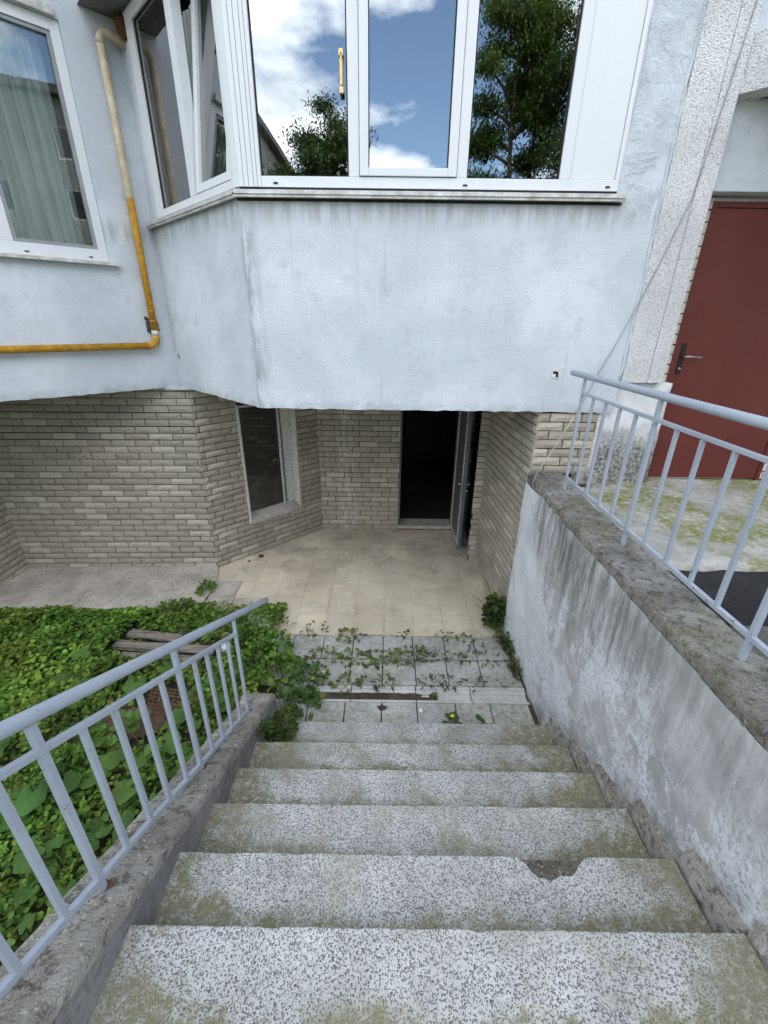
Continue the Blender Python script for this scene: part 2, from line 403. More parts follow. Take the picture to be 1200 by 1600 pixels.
def m_leaf(name, rough=.62, trans=.3):
    b = MB(name); a = b.attr('tint').outputs['Color']
    hs = b.node('ShaderNodeHueSaturation'); b.put(hs.inputs['Color'], a)
    b.put(hs.inputs['Value'], b.rng(b.noise(3.2, 4, .65), .3, .72, .55, 1.35)); b.put(hs.inputs['Hue'], b.rng(b.noise(2.1, 3), .3, .7, .475, .51))
    col = b.mix(b.math('MULTIPLY', b.rng(b.noise(60, 3), .3, .7), .3), hs.outputs[0], (.03, .05, .012))
    b.done(col, rough, spec=.22)
    t = b.node('ShaderNodeBsdfTranslucent'); b.put(t.inputs['Color'], col)
    mx = b.node('ShaderNodeMixShader'); mx.inputs[0].default_value = trans
    b.t.links.new(b.p.outputs[0], mx.inputs[1]); b.t.links.new(t.outputs[0], mx.inputs[2]); b.t.links.new(mx.outputs[0], b.out.inputs[0])
    return b.m
M['leaf'] = m_leaf('green leaf')
M['bark'] = m_simple('tree bark', (.13, .105, .08), .95, .5, 12, 1, 30)
M['petal'] = m_simple('yellow petal', (.72, .62, .06), .7, .1)
M['petal_w'] = m_simple('white petal', (.75, .75, .70), .7, .1)
M['facade_far'] = m_simple('pale block facade', (.30, .30, .29), .9, .2, 1.2, .2, 10)
M['roof_far'] = m_simple('dark roof metal', (.12, .11, .11), .8, .2)
M['glass_far'] = m_simple('dark far window', (.05, .06, .07), .15, .2, spec=.6)
M['grassbase'] = m_concrete('lawn earth', (.045, .06, .02), (.085, .10, .04), .6, .5, .03)

# ------------------------------------------------------------------ object helpers
def link(o, parent=None):
    COL.objects.link(o)
    if parent:
        o.parent = parent
        o.matrix_parent_inverse = Matrix.Identity(4)
        r = parent
        off = Vector((0, 0, 0))
        while r: off += r.location; r = r.parent
        o.location = o.location - off
    return o
def thing(name, label, cat, loc=(0, 0, 0), group=None, kind=None):
    o = bpy.data.objects.new(name, None); o.location = loc; o.empty_display_size = .05; COL.objects.link(o)
    return tag(o, label, cat, group, kind)
def tag(o, label=None, cat=None, group=None, kind=None):
    if label: o['label'] = label
    if cat: o['category'] = cat
    if group: o['group'] = group
    if kind: o['kind'] = kind
    return o
def mesh_obj(name, me, mat, parent=None, loc=(0, 0, 0), smooth=False):
    if mat and not me.materials: me.materials.append(mat)
    o = bpy.data.objects.new(name, me); o.location = loc
    if smooth: me.shade_smooth()
    return link(o, parent)
def bm_obj(name, bm, mat, parent=None, loc=(0, 0, 0), smooth=False, bevel=0):
    bmesh.ops.recalc_face_normals(bm, faces=bm.faces)
    if bevel:
        bmesh.ops.bevel(bm, geom=[e for e in bm.edges if len(e.link_faces) == 2 and e.calc_face_angle(0) > .6], offset=bevel, segments=2, affect='EDGES', profile=.6)
    me = bpy.data.meshes.new(name); bm.to_mesh(me); bm.free()
    return mesh_obj(name, me, mat, parent, loc, smooth)
def np_mesh(name, V, F, tint=None):
    """V (n,3), F list of arrays with equal vertex count per array"""
    me = bpy.data.meshes.new(name)
    V = np.asarray(V, np.float32); me.vertices.add(len(V)); me.vertices.foreach_set('co', V.ravel())
    loops = np.concatenate([f.ravel() for f in F]); tot = np.concatenate([np.full(len(f), f.shape[1], np.int32) for f in F])
    me.loops.add(len(loops)); me.loops.foreach_set('vertex_index', loops.astype(np.int32))
    me.polygons.add(len(tot)); st = np.concatenate([[0], np.cumsum(tot)[:-1]]).astype(np.int32)
    me.polygons.foreach_set('loop_start', st); me.polygons.foreach_set('loop_total', tot)
    me.update(calc_edges=True)
    if tint is not None:
        a = me.attributes.new('tint', 'FLOAT_COLOR', 'POINT')
        t = np.ones((len(V), 4), np.float32); t[:, :3] = tint; a.data.foreach_set('color', t.ravel())
    return me

class Pl:
    """a vertical wall plane: a runs along it, z up, d out of it towards the viewer"""
    def __init__(s, p0, u, n): s.p0, s.u, s.n = Vector(p0 + (0,)), Vector(u + (0,)), Vector(n + (0,))
    def pt(s, a, z, d=0): return s.p0 + s.u * a + s.n * d + Vector((0, 0, z))
FRONT = Pl((0, 3.37), (1, 0), (0, -1))
CHAM = Pl((-.97, 3.38), (S2, -S2), (-S2, -S2))
LEFT = Pl((-2.085, 4.495), (S2, S2), (S2, -S2))
BFRONT = Pl((-1.988, 4.444), (.9994, .036), (.036, -.9994))
BCHAM = Pl((-1.988, 4.444), (S2, S2), (S2, -S2))
BBACK = Pl((-.876, 5.555), (1, 0), (0, -1))
BRIGHT = Pl((1.147, 4.70), (.042, -.9991), (-.9991, -.042))
BPIER = Pl((1.20, 3.40), (1, 0), (0, -1))
BSTUB = Pl((1.05, 4.70), (1, 0), (0, -1))
BSIDE = Pl((-4.2, 4.365), (0, -1), (1, 0))

def pbox(bm, P, a0, a1, z0, z1, d0, d1):
    vs = [bm.verts.new(P.pt(a, z, d)) for a in (a0, a1) for z in (z0, z1) for d in (d0, d1)]
    for f in ((0, 1, 3, 2), (4, 6, 7, 5), (0, 4, 5, 1), (2, 3, 7, 6), (0, 2, 6, 4), (1, 5, 7, 3)):
        bm.faces.new([vs[i] for i in f])
def box(bm, x0, x1, y0, y1, z0, z1):
    vs = [bm.verts.new((x, y, z)) for x in (x0, x1) for y in (y0, y1) for z in (z0, z1)]
    for f in ((0, 1, 3, 2), (4, 6, 7, 5), (0, 4, 5, 1), (2, 3, 7, 6), (0, 2, 6, 4), (1, 5, 7, 3)):
        bm.faces.new([vs[i] for i in f])
    return vs
def frame_boxes(bm, P, a0, a1, z0, z1, w, d0, d1, bottom=None, top=None, right=None):
    wb = bottom or w; wt = top or w; wr = right or w
    pbox(bm, P, a0, a0 + w, z0, z1, d0, d1); pbox(bm, P, a1 - wr, a1, z0, z1, d0, d1)
    pbox(bm, P, a0 + w, a1 - wr, z0, z0 + wb, d0, d1); pbox(bm, P, a0 + w, a1 - wr, z1 - wt, z1, d0, d1)
def pquad(bm, P, a0, a1, z0, z1, d=0):
    bm.faces.new([bm.verts.new(P.pt(a, z, d)) for a, z in ((a0, z0), (a1, z0), (a1, z1), (a0, z1))])
def panel(bm, P, a0, a1, z0, z1, holes=(), d=0, reveal=.25, step=None, jit=0):
    """wall face with openings and their reveals; optional uneven lower edge"""
    A = {a0, a1}; Z = {z0, z1}
    for h in holes: A |= {max(a0, h[0]), min(a1, h[1])}; Z |= {max(z0, h[2]), min(z1, h[3])}
    if step:
        k = a0 + step
        while k < a1 - step * .5: A.add(k); k += step
        Z.add(z0 + .05)
    A, Z = sorted(A), sorted(Z); g = {}
    def v(i, j):
        if (i, j) not in g:
            z = Z[j]; dd = d
            if jit and j == 0: z += rnd.uniform(-jit, jit); dd += rnd.uniform(-jit, jit * .3)
            g[i, j] = bm.verts.new(P.pt(A[i], z, dd))
        return g[i, j]
    for i in range(len(A) - 1):
        for j in range(len(Z) - 1):
            ca, cz = (A[i] + A[i + 1]) / 2, (Z[j] + Z[j + 1]) / 2
            if any(h[0] < ca < h[1] and h[2] < cz < h[3] for h in holes): continue
            bm.faces.new([v(i, j), v(i + 1, j), v(i + 1, j + 1), v(i, j + 1)])
    for h in holes:
        c = [(h[0], h[2]), (h[1], h[2]), (h[1], h[3]), (h[0], h[3])]
        for k in range(4):
            (p, q), (r, t) = c[k], c[(k + 1) % 4]
            bm.faces.new([bm.verts.new(P.pt(p, q, d)), bm.verts.new(P.pt(r, t, d)), bm.verts.new(P.pt(r, t, d - reveal)), bm.verts.new(P.pt(p, q, d - reveal))])
def tube(bm, pts, r, seg=12, cap=True):
    pts = [Vector(p) for p in pts]; rings = []
    up = None
    for i, p in enumerate(pts):
        t = (pts[min(i + 1, len(pts) - 1)] - pts[max(i - 1, 0)]).normalized()
        if up is None:
            up = Vector((0, 0, 1)) if abs(t.z) < .9 else Vector((1, 0, 0))
        b1 = t.cross(up).normalized(); b2 = b1.cross(t).normalized(); up = b2
        rr = r[i] if isinstance(r, (list, tuple)) else r
        rings.append([bm.verts.new(p + b1 * math.cos(2 * math.pi * k / seg) * rr + b2 * math.sin(2 * math.pi * k / seg) * rr) for k in range(seg)])
    for A, B in zip(rings, rings[1:]):
        for k in range(seg): bm.faces.new([A[k], A[(k + 1) % seg], B[(k + 1) % seg], B[k]])
    if cap: bm.faces.new(rings[0]); bm.faces.new(rings[-1])
def bar(bm, p, q, w, h, up=(0, 0, 1)):
    p, q = Vector(p), Vector(q); t = (q - p).normalized(); up = Vector(up)
    s = t.cross(up).normalized() * w / 2; u = s.cross(t).normalized() * h / 2
    a = [bm.verts.new(e + i * s + j * u) for e in (p, q) for i, j in ((-1, -1), (1, -1), (1, 1), (-1, 1))]
    for f in ((0, 1, 2, 3), (7, 6, 5, 4), (0, 4, 5, 1), (1, 5, 6, 2), (2, 6, 7, 3), (3, 7, 4, 0)): bm.faces.new([a[i] for i in f])
def BM(): return bmesh.new()
def fbm(p, oct=4): return noise.fractal(Vector(p), 1.0, 2.0, oct)

# ------------------------------------------------------------------ ground sheets
def smooth(a, b, x):
    t = max(0, min(1, (x - a) / (b - a))); return t * t * (3 - 2 * t)
def ground_z(x, y):
    if x > 1.33: return 1.44 if y < 3.3 else 1.40
    return -.06 + 1.0 * (1 - smooth(-2.6, .1, y))
xs = [-400, -120, -40, -15, -8, -5, -4, -3, -2, -1, -.5, 0, .6, 1.2, 1.30, 1.36, 2, 4, 8, 15, 40, 120, 400]
ys = [-400, -120, -40, -20, -10, -6, -4, -3, -2.6, -2, -1.5, -1, -.5, 0, .5, 1, 2, 3, 4, 6, 12, 40, 120, 400]
bm = BM(); g = [[bm.verts.new((x, y, ground_z(x, y))) for y in ys] for x in xs]
for i in range(len(xs) - 1):
    for j in range(len(ys) - 1): bm.faces.new([g[i][j], g[i + 1][j], g[i + 1][j + 1], g[i][j + 1]])
tag(bm_obj('ground', bm, M['grassbase']), kind='structure')

bm = BM()                                                            # garden soil, gently uneven
nx, ny = 44, 48; g = []
for i in range(nx + 1):
    row = []
    for j in range(ny + 1):
        x, y = -4.35 + 3.38 * i / nx, .05 + 3.75 * j / ny
        row.append(bm.verts.new((x, y, -.035 + .035 * fbm((x * 2, y * 2, 0)))))
    g.append(row)
for i in range(nx):
    for j in range(ny): bm.faces.new([g[i][j], g[i + 1][j], g[i + 1][j + 1], g[i][j + 1]])
tag(bm_obj('garden_soil', bm, M['soil'], smooth=True), kind='structure')

bm = BM()                                                            # concrete apron before the left brick wall
def apron_edge(x): return 3.56 + .05 * fbm((x * 3, 0, 4)) + (.16 * smooth(-2.3, -1.7, x))
nx, ny = 60, 14; g = []
for i in range(nx + 1):
    x = -4.2 + 2.32 * i / nx; row = []
    y0 = apron_edge(x); y1 = 4.47
    if x > -2.0: y1 = 4.47 - (x + 2.0) * 3.0 + .05 * fbm((x * 20, 1, 1))
    for j in range(ny + 1):
        y = y0 + (y1 - y0) * j / ny
        row.append(bm.verts.new((x, y, .022 + .012 * fbm((x * 4, y * 4, 2)) - (.03 if j == 0 else 0))))
    g.append(row)
for i in range(nx):
    for j in range(ny): bm.faces.new([g[i][j], g[i + 1][j], g[i + 1][j + 1], g[i][j + 1]])
for i in range(nx):
    a, b_ = g[i][0], g[i + 1][0]
    c, d_ = bm.verts.new(b_.co - Vector((0, 0, .12))), bm.verts.new(a.co - Vector((0, 0, .12)))
    bm.faces.new([a, b_, c, d_])
tag(bm_obj('concrete_apron', bm, M['apron'], smooth=True), kind='structure')

bm = BM(); box(bm, -2.1, 1.30, 3.27, 5.75, -.12, -.0055)
terrace = tag(bm_obj('terrace_floor', bm, M['jointsand']), kind='structure')
def tone_attr(me, t):
    a = me.attributes.new('tone', 'FLOAT', 'POINT'); a.data.foreach_set('value', np.full(len(me.vertices), t, np.float32))
def in_terrace(x, y):
    if x > 1.25 or y > 5.6: return False
    if x - y < -6.50: return False                                   # under the oblique brick wall
    e = -1.06 - .78 * (y - 3.27)                                      # ragged left limit
    return x > e + .06 * math.sin(y * 7)
TS = .2915
for iy in range(8):
    for ix in range(-9, 5):
        x, y = .012 + ix * TS + TS / 2, 3.285 + iy * TS + TS / 2
        if not in_terrace(x, y): continue
        bm = BM(); h = TS / 2 - .0022
        x1 = min(h, 1.20 - x)
        zt = rnd.uniform(-.004, .004)
        vs_ = box(bm, -h, x1, -h, h, -.02, .0)
        for v in bm.verts:
            if v.co.z > -.01: v.co.z += rnd.uniform(-.0005, .0005) + zt * .4
        o = bm_obj('floor_tile', bm, M['tile'], terrace, (x, y, 0), bevel=.0008)
        tone_attr(o.data, rnd.random())
for x, y, rz in ((-1.745, 4.00, .03), (-1.735, 3.70, -.06), (-1.44, 3.69, .05)):
    bm = BM(); box(bm, -.14, .14, -.14, .14, -.03, .012)
    for v in bm.verts: v.co.z += rnd.uniform(-.006, .006)
    o = bm_obj('floor_tile', bm, M['apron'], terrace, (x, y, 0), bevel=.006); o.rotation_euler.z = rz; o['label'] = 'bare grey tile at the ragged left edge'

bm = BM(); box(bm, -1.18, 1.20, 2.65, 3.268, -.14, -.022); box(bm, -1.18, 1.20, 1.95, 2.484, -.14, -.022); box(bm, -1.18, 1.2, 2.484, 2.65, -.16, -.105)
paving = tag(bm_obj('lower_landing', bm, M['silt']), kind='structure')
def slab_row(y0, y1, x0, edges):
    for a, b_ in zip(edges, edges[1:]):
        bm = BM(); w, d_ = (b_ - a) / 2 - .004, (y1 - y0) / 2 - .004
        box(bm, -w, w, -d_, d_, -.04, 0)
        tz = [rnd.uniform(-.004, .004) for _ in range(4)]
        for v in bm.verts:
            if v.co.z > -.01: v.co.z += tz[(v.co.x > 0) * 2 + (v.co.y > 0)]
        bm_obj('paving_slab', bm, M['slab'], paving, ((a + b_) / 2, (y0 + y1) / 2, -.001), bevel=.004)
slab_row(2.955, 3.262, 0, [-1.10, -.83, -.545, -.27, .006, .281, .571, .847, 1.15])
slab_row(2.655, 2.945, 0, [-1.13, -.84, -.56, -.275, .002, .285, .557, .843, 1.165])
slab_row(2.185, 2.482, 0, [-.86, -.57, -.285, -.001, .273, .575, .844, 1.15])

drain = thing('drain_channel', 'concrete drain channel crossing the lower landing between the slab rows', 'drain', (.15, 2.565, 0))
for a, b_ in ((-.86, -.25), (-.25, .275), (.275, .72), (.72, 1.17)):
    bm = BM()
    prof = [(2.486, -.10), (2.486, -.006), (2.508, -.006), (2.514, -.036), (2.590, -.038), (2.596, -.022), (2.618, -.018), (2.622, -.004), (2.648, -.004), (2.648, -.10)]
    L = [[bm.verts.new((x, y, z)) for y, z in prof] for x in (a + .004, b_ - .004)]
    for k in range(len(prof) - 1): bm.faces.new([L[0][k], L[1][k], L[1][k + 1], L[0][k + 1]])
    bm.faces.new(L[0]); bm.faces.new(L[1])
    bm_obj('channel_segment', bm, M['channel'], drain)
bm = BM(); g = []
for i in range(33):
    x = -.8 + 1.25 * i / 32; row = []
    for j in range(6):
        y = 2.513 + .080 * j / 5; row.append(bm.verts.new((x, y, -.024 + .012 * fbm((x * 14, y * 20, 7)) - .012 * smooth(.2, .45, x))))
    g.append(row)
for i in range(32):
    for j in range(5): bm.faces.new([g[i][j], g[i + 1][j], g[i + 1][j + 1], g[i][j + 1]])
bm_obj('silt', bm, M['silt'], drain)

# upper right: mossy platform before the red door, asphalt beside it
def rough_slab(name, x0, x1, y0, y1, z, t, mat, nx, ny, amp, sc=3):
    bm = BM(); g = []
    for i in range(nx + 1):
        row = []
        for j in range(ny + 1):
            x, y = x0 + (x1 - x0) * i / nx, y0 + (y1 - y0) * j / ny
            if j == 0: y += .02 * fbm((x * 6, 0, 1))
            row.append(bm.verts.new((x, y, z + amp * fbm((x * sc, y * sc, z)))))
        g.append(row)
    for i in range(nx):
        for j in range(ny): bm.faces.new([g[i][j], g[i + 1][j], g[i + 1][j + 1], g[i][j + 1]])
    for i in range(nx):
        a, b_ = g[i][0], g[i + 1][0]
        bm.faces.new([a, b_, bm.verts.new(b_.co - Vector((0, 0, t))), bm.verts.new(a.co - Vector((0, 0, t)))])
    return bm_obj(name, bm, mat, smooth=True)
tag(rough_slab('concrete_platform', 1.44, 6.0, 2.06, 3.56, 1.52, .14, M['platform'], 40, 24, .006), kind='structure')
tag(rough_slab('asphalt', 1.43, 6.5, 1.60, 2.10, 1.490, .02, M['asphalt'], 60, 10, .010, 9), kind='structure')
tag(rough_slab('asphalt_road', 1.43, 9.0, -5, 2.0, 1.476, .05, M['asphalt_old'], 60, 50, .006, 6), kind='structure')

# ------------------------------------------------------------------ the building
bld = thing('apartment_building', 'white plastered apartment building with angular bay, brick basement and two doors', 'building', (0, 3.4, 0))
WZ = 4.78
H_FRONT = (-.955, 1.465, 3.512, WZ); H_CHAM = (-1.40, -.02, 3.512, WZ); H_LEFT = (-1.75, -.405, 3.165, 4.67)
bm = BM()
panel(bm, FRONT, -.97, 1.76, 2.105, 15, [H_FRONT], 0, .10, .055, .0045)
panel(bm, CHAM, -1.58, 0, 2.105, 15, [H_CHAM], 0, .10, .055, .0045)
panel(bm, LEFT, -4.6, 0, 2.105, 15, [H_LEFT], 0, .16, .055, .0045)
bmesh.ops.remove_doubles(bm, verts=bm.verts, dist=.002)
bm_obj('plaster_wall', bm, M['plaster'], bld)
bm = BM()                                                            # underside of the overhang
pts = [(-5.3, 1.30), (-2.085, 4.50), (-.97, 3.385), (1.66, 3.38), (1.66, 9), (-5.3, 9)]
bm.faces.new([bm.verts.new((x, y, 2.112)) for x, y in pts])
bm_obj('soffit', bm, M['soffit'], bld)
bm = BM()                                                            # white cast lip of the floor slab seen above the brick corner
box(bm, -2.45, -1.75, 4.40, 4.60, 2.085, 2.1115)
bm_obj('slab_lip', bm, M['plaster'], bld)
# trowelled strip, pebble dash pier, groove, mortar seam
bm = BM(); n = 60
def strip(bm, xa, xb, z0, z1, y, nz, nxn, amp, sc):
    g = [[None] * (nz + 1) for _ in range(nxn + 1)]
    for i in range(nxn + 1):
        for j in range(nz + 1):
            z = z0 + (z1 - z0) * j / nz; x = xa(z) + (xb(z) - xa(z)) * i / nxn
            z = z + (.05 + .05 * fbm((x * 7, 3, 3))) * (1 - j / nz) ** 8 if j < nz else z
            g[i][j] = bm.verts.new((x, y + .012 * (1 - j / nz) ** 7 - amp * (0.5 + fbm((x * sc, z * sc, 3))) * (0 if i in (0, nxn) else 1), z))
    for i in range(nxn):
        for j in range(nz): bm.faces.new([g[i][j], g[i + 1][j], g[i + 1][j + 1], g[i][j + 1]])
seam = lambda z: 1.757 + .010 * fbm((z * 3.1, 5, 0)) + .006 * fbm((z * 11, 2, 0))
strip(bm, lambda z: 1.482 + .012 * fbm((z * 6, 0, 0)) + .06 * smooth(3.5, 3.35, z), seam, 3.26, 6, 3.3665, 90, 16, .012, 9)
bm_obj('repair_plaster', bm, M['trowel'], bld, smooth=True)
bm = BM()
box(bm, 1.768, 1.955, 3.352, 3.75, 2.335, 15); box(bm, 1.962, 2.073, 3.352, 3.75, 2.335, 15)
box(bm, 1.950, 1.967, 3.358, 3.74, 2.336, 15)
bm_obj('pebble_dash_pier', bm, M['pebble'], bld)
bm = BM(); pts = []
zz = 2.34
while zz < 6:
    pts.append((seam(zz) + .004, 3.368, zz)); zz += .05
tube(bm, pts, [.012 + .007 * fbm((p[2] * 9, 1, 1)) for p in pts], 7)
bm_obj('mortar_seam', bm, M['mortarblob'] if False else M['trowel'], bld, smooth=True)
bm = BM(); box(bm, 1.652, 2.185, 3.405, 3.75, 1.45, 2.328)
bmesh.ops.subdivide_edges(bm, edges=bm.edges, cuts=9, use_grid_fill=True)
for v in bm.verts: v.co += Vector((fbm(v.co * 7), fbm(v.co * 7 + Vector((9, 0, 0))), 0)) * .008
bm_obj('plinth', bm, M['plinth'], bld, smooth=True)
bm = BM(); box(bm, 1.55, 1.70, 3.26, 3.40, 1.55, 1.64)
for v in bm.verts: v.co += Vector((rnd.uniform(-.015, .015),) * 3)
bm_obj('mortar_lump', bm, M['stringer'], bld, bevel=.012)
# lintel wall over the red door, reveal, pale brick surround
bm = BM(); box(bm, 2.0765, 5.0, 3.425, 3.60, 3.535, 5.4)
bm_obj('lintel', bm, M['plaster'], bld, bevel=.004)
bm = BM()                                                            # pebble dashed balcony front, angled out
P45 = Pl((2.055, 3.385), (S2, -S2), (-S2, -S2))
pbox(bm, P45, 0, 1.9, 3.992, 4.27, -.14, 0)
bm_obj('balcony_front', bm, M['pebble'], bld, bevel=.006)
bm = BM(); bm.faces.new([bm.verts.new(p) for p in ((2.08, 3.42, 3.998), (3.40, 2.06, 3.998), (5, 2.06, 3.998), (5, 3.42, 3.998))])
bm.faces.new([bm.verts.new(p) for p in ((2.09, 3.43, 4.20), (3.40, 2.13, 4.20), (5, 2.06, 4.20), (5, 3.43, 4.20))])
bm_obj('balcony_slab', bm, M['soffit'], bld)
bm = BM(); box(bm, 2.04, 5, 3.46, 3.7, 4.205, 15)
bm_obj('balcony_back_wall', bm, M['brick_pale'], bld)

# ---- bricks
CH, BL, JT = .0712, .247, .0092
brick_recs = []                                                      # (area score, plane, a, z, length, variant)
VARS = []
def make_variants(kind):
    out = []
    for k in range(10):
        r = random.Random(100 + k + (50 if kind == 'pale' else 0)); V = []; F = []
        nxv, nzv = 5, 3
        for j in range(nzv):
            for i in range(nxv):
                inner = 0 < i < nxv - 1 and 0 < j < nzv - 1
                d = (.013 + r.uniform(-.003, .004)) if inner else r.uniform(.005, .008)
                if kind == 'pale': d = .010 + r.uniform(-.001, .001)
                x = -.5 + i / (nxv - 1) + (r.uniform(-.05, .05) if inner else 0)
                z = (-.5 + j / (nzv - 1)) + (r.uniform(-.08, .08) if inner else 0)
                V.append((x, d, z))
        for j in range(nzv - 1):
            for i in range(nxv - 1):
                a = j * nxv + i
                if r.random() < .5: F += [(a, a + 1, a + nxv + 1), (a, a + nxv + 1, a + nxv)]
                else: F += [(a, a + 1, a + nxv), (a + 1, a + nxv + 1, a + nxv)]
        ring = [i for i in range(nxv)] + [nxv - 1 + nxv * j for j in range(1, nzv)] + [nxv * (nzv - 1) + i for i in range(nxv - 2, -1, -1)] + [nxv * j for j in range(nzv - 2, 0, -1)]
        b0 = len(V)
        for i in ring: V.append((V[i][0], -.03, V[i][2]))
        m_ = len(ring)
        for q in range(m_): F.append((ring[q], b0 + q, b0 + (q + 1) % m_, ring[(q + 1) % m_]))
        out.append((V, F, r.random()))
    return out
VARS = {'rock': make_variants('rock'), 'pale': make_variants('pale')}
CAMP = Vector((0, 0, 2.733))
def lay_bricks(P, a0, a1, z0, z1, holes=(), wall=None, kind='rock', phase=0, seen=True):
    zc = z0; row = 0
    while zc < z1 - .02:
        h = min(CH, z1 - zc) - JT * rnd.uniform(.75, 1.2)
        off = (phase + (row % 2) * .5 + rnd.uniform(-.12, .12)) * BL
        a = a0 - (off % BL)
        while a < a1:
            s, e = max(a, a0), min(a + BL - JT, a1)
            segs = [(s, e)]
            for hh in holes:
                if zc + h > hh[2] and zc < hh[3]:
                    ns = []
                    for s_, e_ in segs:
                        if e_ <= hh[0] or s_ >= hh[1]: ns.append((s_, e_)); continue
                        if s_ < hh[0]: ns.append((s_, hh[0]))
                        if e_ > hh[1]: ns.append((hh[1], e_))
                    segs = ns
            for s_, e_ in segs:
                if e_ - s_ < .006: continue
                c = P.pt((s_ + e_) / 2, zc + h / 2)
                dv = c - CAMP; dist = dv.length
                sc = (e_ - s_) * h * abs(dv.normalized().dot(P.n)) / dist ** 2
                # hidden from the photograph: outside the frame or behind the bay
                if dv.y > 0 and abs(dv.x / dv.y) > 1.05: sc = 0
                t = (3.37 - 0) / c.y if c.y > 3.45 else None
                if t and -2.1 < c.x * t < 1.7 and CAMP.z + dv.z * t > 2.12: sc *= .05
                brick_recs.append((sc, P, (s_ + e_) / 2, zc + h / 2, e_ - s_, h, rnd.randrange(10), wall, kind))
            a += BL
        zc += CH; row += 1
HB_WIN = (.487, 1.215, .462, 1.86); HB_DOOR = (1.072, 1.83, -.02, 1.98)
def brick_wall(P, a0, a1, holes, label, z1=2.10, z0=.004, reveal=.14, phase=0, kind='rock'):
    bm = BM(); panel(bm, P, a0, a1, z0 - .10, z1 + .012, holes, -.004, reveal)
    w = bm_obj('brick_wall', bm, M['mortar'], bld); w['label'] = label
    lay_bricks(P, a0, a1, z0, z1, holes, w, kind, phase)
    return w
brick_wall(BFRONT, -2.23, .009, [], 'wide basement brick wall under the gas pipe')
brick_wall(BCHAM, .004, 1.572, [HB_WIN], 'oblique basement brick wall with the white window', phase=.3)
brick_wall(BBACK, 0, 2.30, [HB_DOOR], 'brick wall around the dark basement doorway', phase=.2)
brick_wall(BSTUB, 0, .10, [], 'narrow brick return behind the open door', reveal=.02)
bm = BM(); pbox(bm, BSTUB, .112, .135, -.05, 2.112, -.86, -.012); bm_obj('niche_wall', bm, M['mortar'], bld)
brick_wall(BRIGHT, 0, 1.30, [], 'brick wall along the right of the terrace', phase=.4)
brick_wall(BPIER, .003, .47, [], 'brick pier above the retaining wall end', z0=1.60, phase=.55)
brick_wall(BSIDE, 0, 2.4, [], 'brick side wall at the far left of the basement', phase=.1)
PDOOR = Pl((2.0, 3.52), (1, 0), (0, -1))
brick_wall(PDOOR, .06, 1.8, [(.192, 1.215, 1.4, 3.56)], 'pale brick surround of the red door', z0=1.535, z1=3.54, kind='pale', phase=.35)
brick_recs.sort(key=lambda r: -r[0])
vcache = {}
def unit_brick(kind, v):
    if (kind, v) not in vcache:
        V, F, t = VARS[kind][v]; me = bpy.data.meshes.new('brick'); me.from_pydata(V, [], F); tone_attr(me, t)
        me.materials.append(M['brick'] if kind == 'rock' else M['brick_pale']); vcache[kind, v] = me
    return vcache[kind, v]
NIND = 300
for sc, P, a, z, ln, h, v, wall, kind in brick_recs[:NIND]:
    # local axes: x along, y outwards, z up
    o = bpy.data.objects.new('brick', unit_brick(kind, v)); COL.objects.link(o)
    R = Matrix((P.u, P.n, Vector((0, 0, 1)))).transposed().to_4x4()
    c = P.pt(a, z, 0)
    o.parent = wall
    W = Matrix.Translation(c) @ R @ Matrix.Diagonal((ln, 1, h, 1))
    o.matrix_local = W
    o.location = W.translation - wall.location - bld.location
V, F, T, MI = [], [], [], []
for sc, P, a, z, ln, h, v, wall, kind in brick_recs[NIND:]:
    b0 = len(V)
    vv, ff, t = VARS[kind][v]
    for x, y, zz in vv: V.append(P.pt(a + x * ln, z + zz * h, y)); T.append(t)
    F += [tuple(i + b0 for i in f) for f in ff]; MI += [0 if kind == 'rock' else 1] * len(ff)
me = bpy.data.meshes.new('brickwork'); me.from_pydata(V, [], F); me.materials.append(M['brick']); me.materials.append(M['brick_pale'])
me.polygons.foreach_set('material_index', MI)
at = me.attributes.new('tone', 'FLOAT', 'POINT'); at.data.foreach_set('value', np.array(T, np.float32))
tag(mesh_obj('brickwork', me, None, bld), kind='stuff')

# ---- rooms behind the openings
bm = BM()
def room(bm, x0, x1, y0, y1, z0, z1):
    c = [(x0, y0), (x0, y1), (x1, y1), (x1, y0)]
    for k in range(3):
        (a, b_), (c_, d_) = c[k], c[k + 1]
        bm.faces.new([bm.verts.new(p) for p in ((a, b_, z0), (c_, d_, z0), (c_, d_, z1), (a, b_, z1))])
    for z in (z0, z1): bm.faces.new([bm.verts.new((x, y, z)) for x, y in c])
plan = [(-5.0, 1.78), (-2.085, 4.70), (-.90, 3.58), (1.60, 3.55), (1.60, 8.4), (-5.0, 8.4)]
for z in (2.45, 5.15): bm.faces.new([bm.verts.new((x, y, z)) for x, y in plan])
for k in (3, 4, 5):
    (a, b_), (c_, d_) = plan[k], plan[(k + 1) % 6]
    bm.faces.new([bm.verts.new(p) for p in ((a, b_, 2.45), (c_, d_, 2.45), (c_, d_, 5.15), (a, b_, 5.15))])
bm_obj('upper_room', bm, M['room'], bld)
bm = BM(); room(bm, -2.4, 1.62, 4.75, 9, -.02, 2.109)
for f in list(bm.faces):
    if all(abs(v.co.z - f.verts[0].co.z) < 1e-4 for v in f.verts): bm.faces.remove(f)
plan = [(-2.3, 4.75), (-1.95, 4.60), (-.87, 5.70), (1.62, 5.70), (1.62, 9), (-2.3, 9)]
bm.faces.new([bm.verts.new((x, y, -.01)) for x, y in plan])
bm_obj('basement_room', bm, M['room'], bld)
bm = BM(); bm.faces.new([bm.verts.new(p) for p in ((-6, 1, 15), (3, 1, 15), (6, 9, 15), (-6, 9, 15))])  # unseen roof; blank walls raised this high to shade the yard from the sun
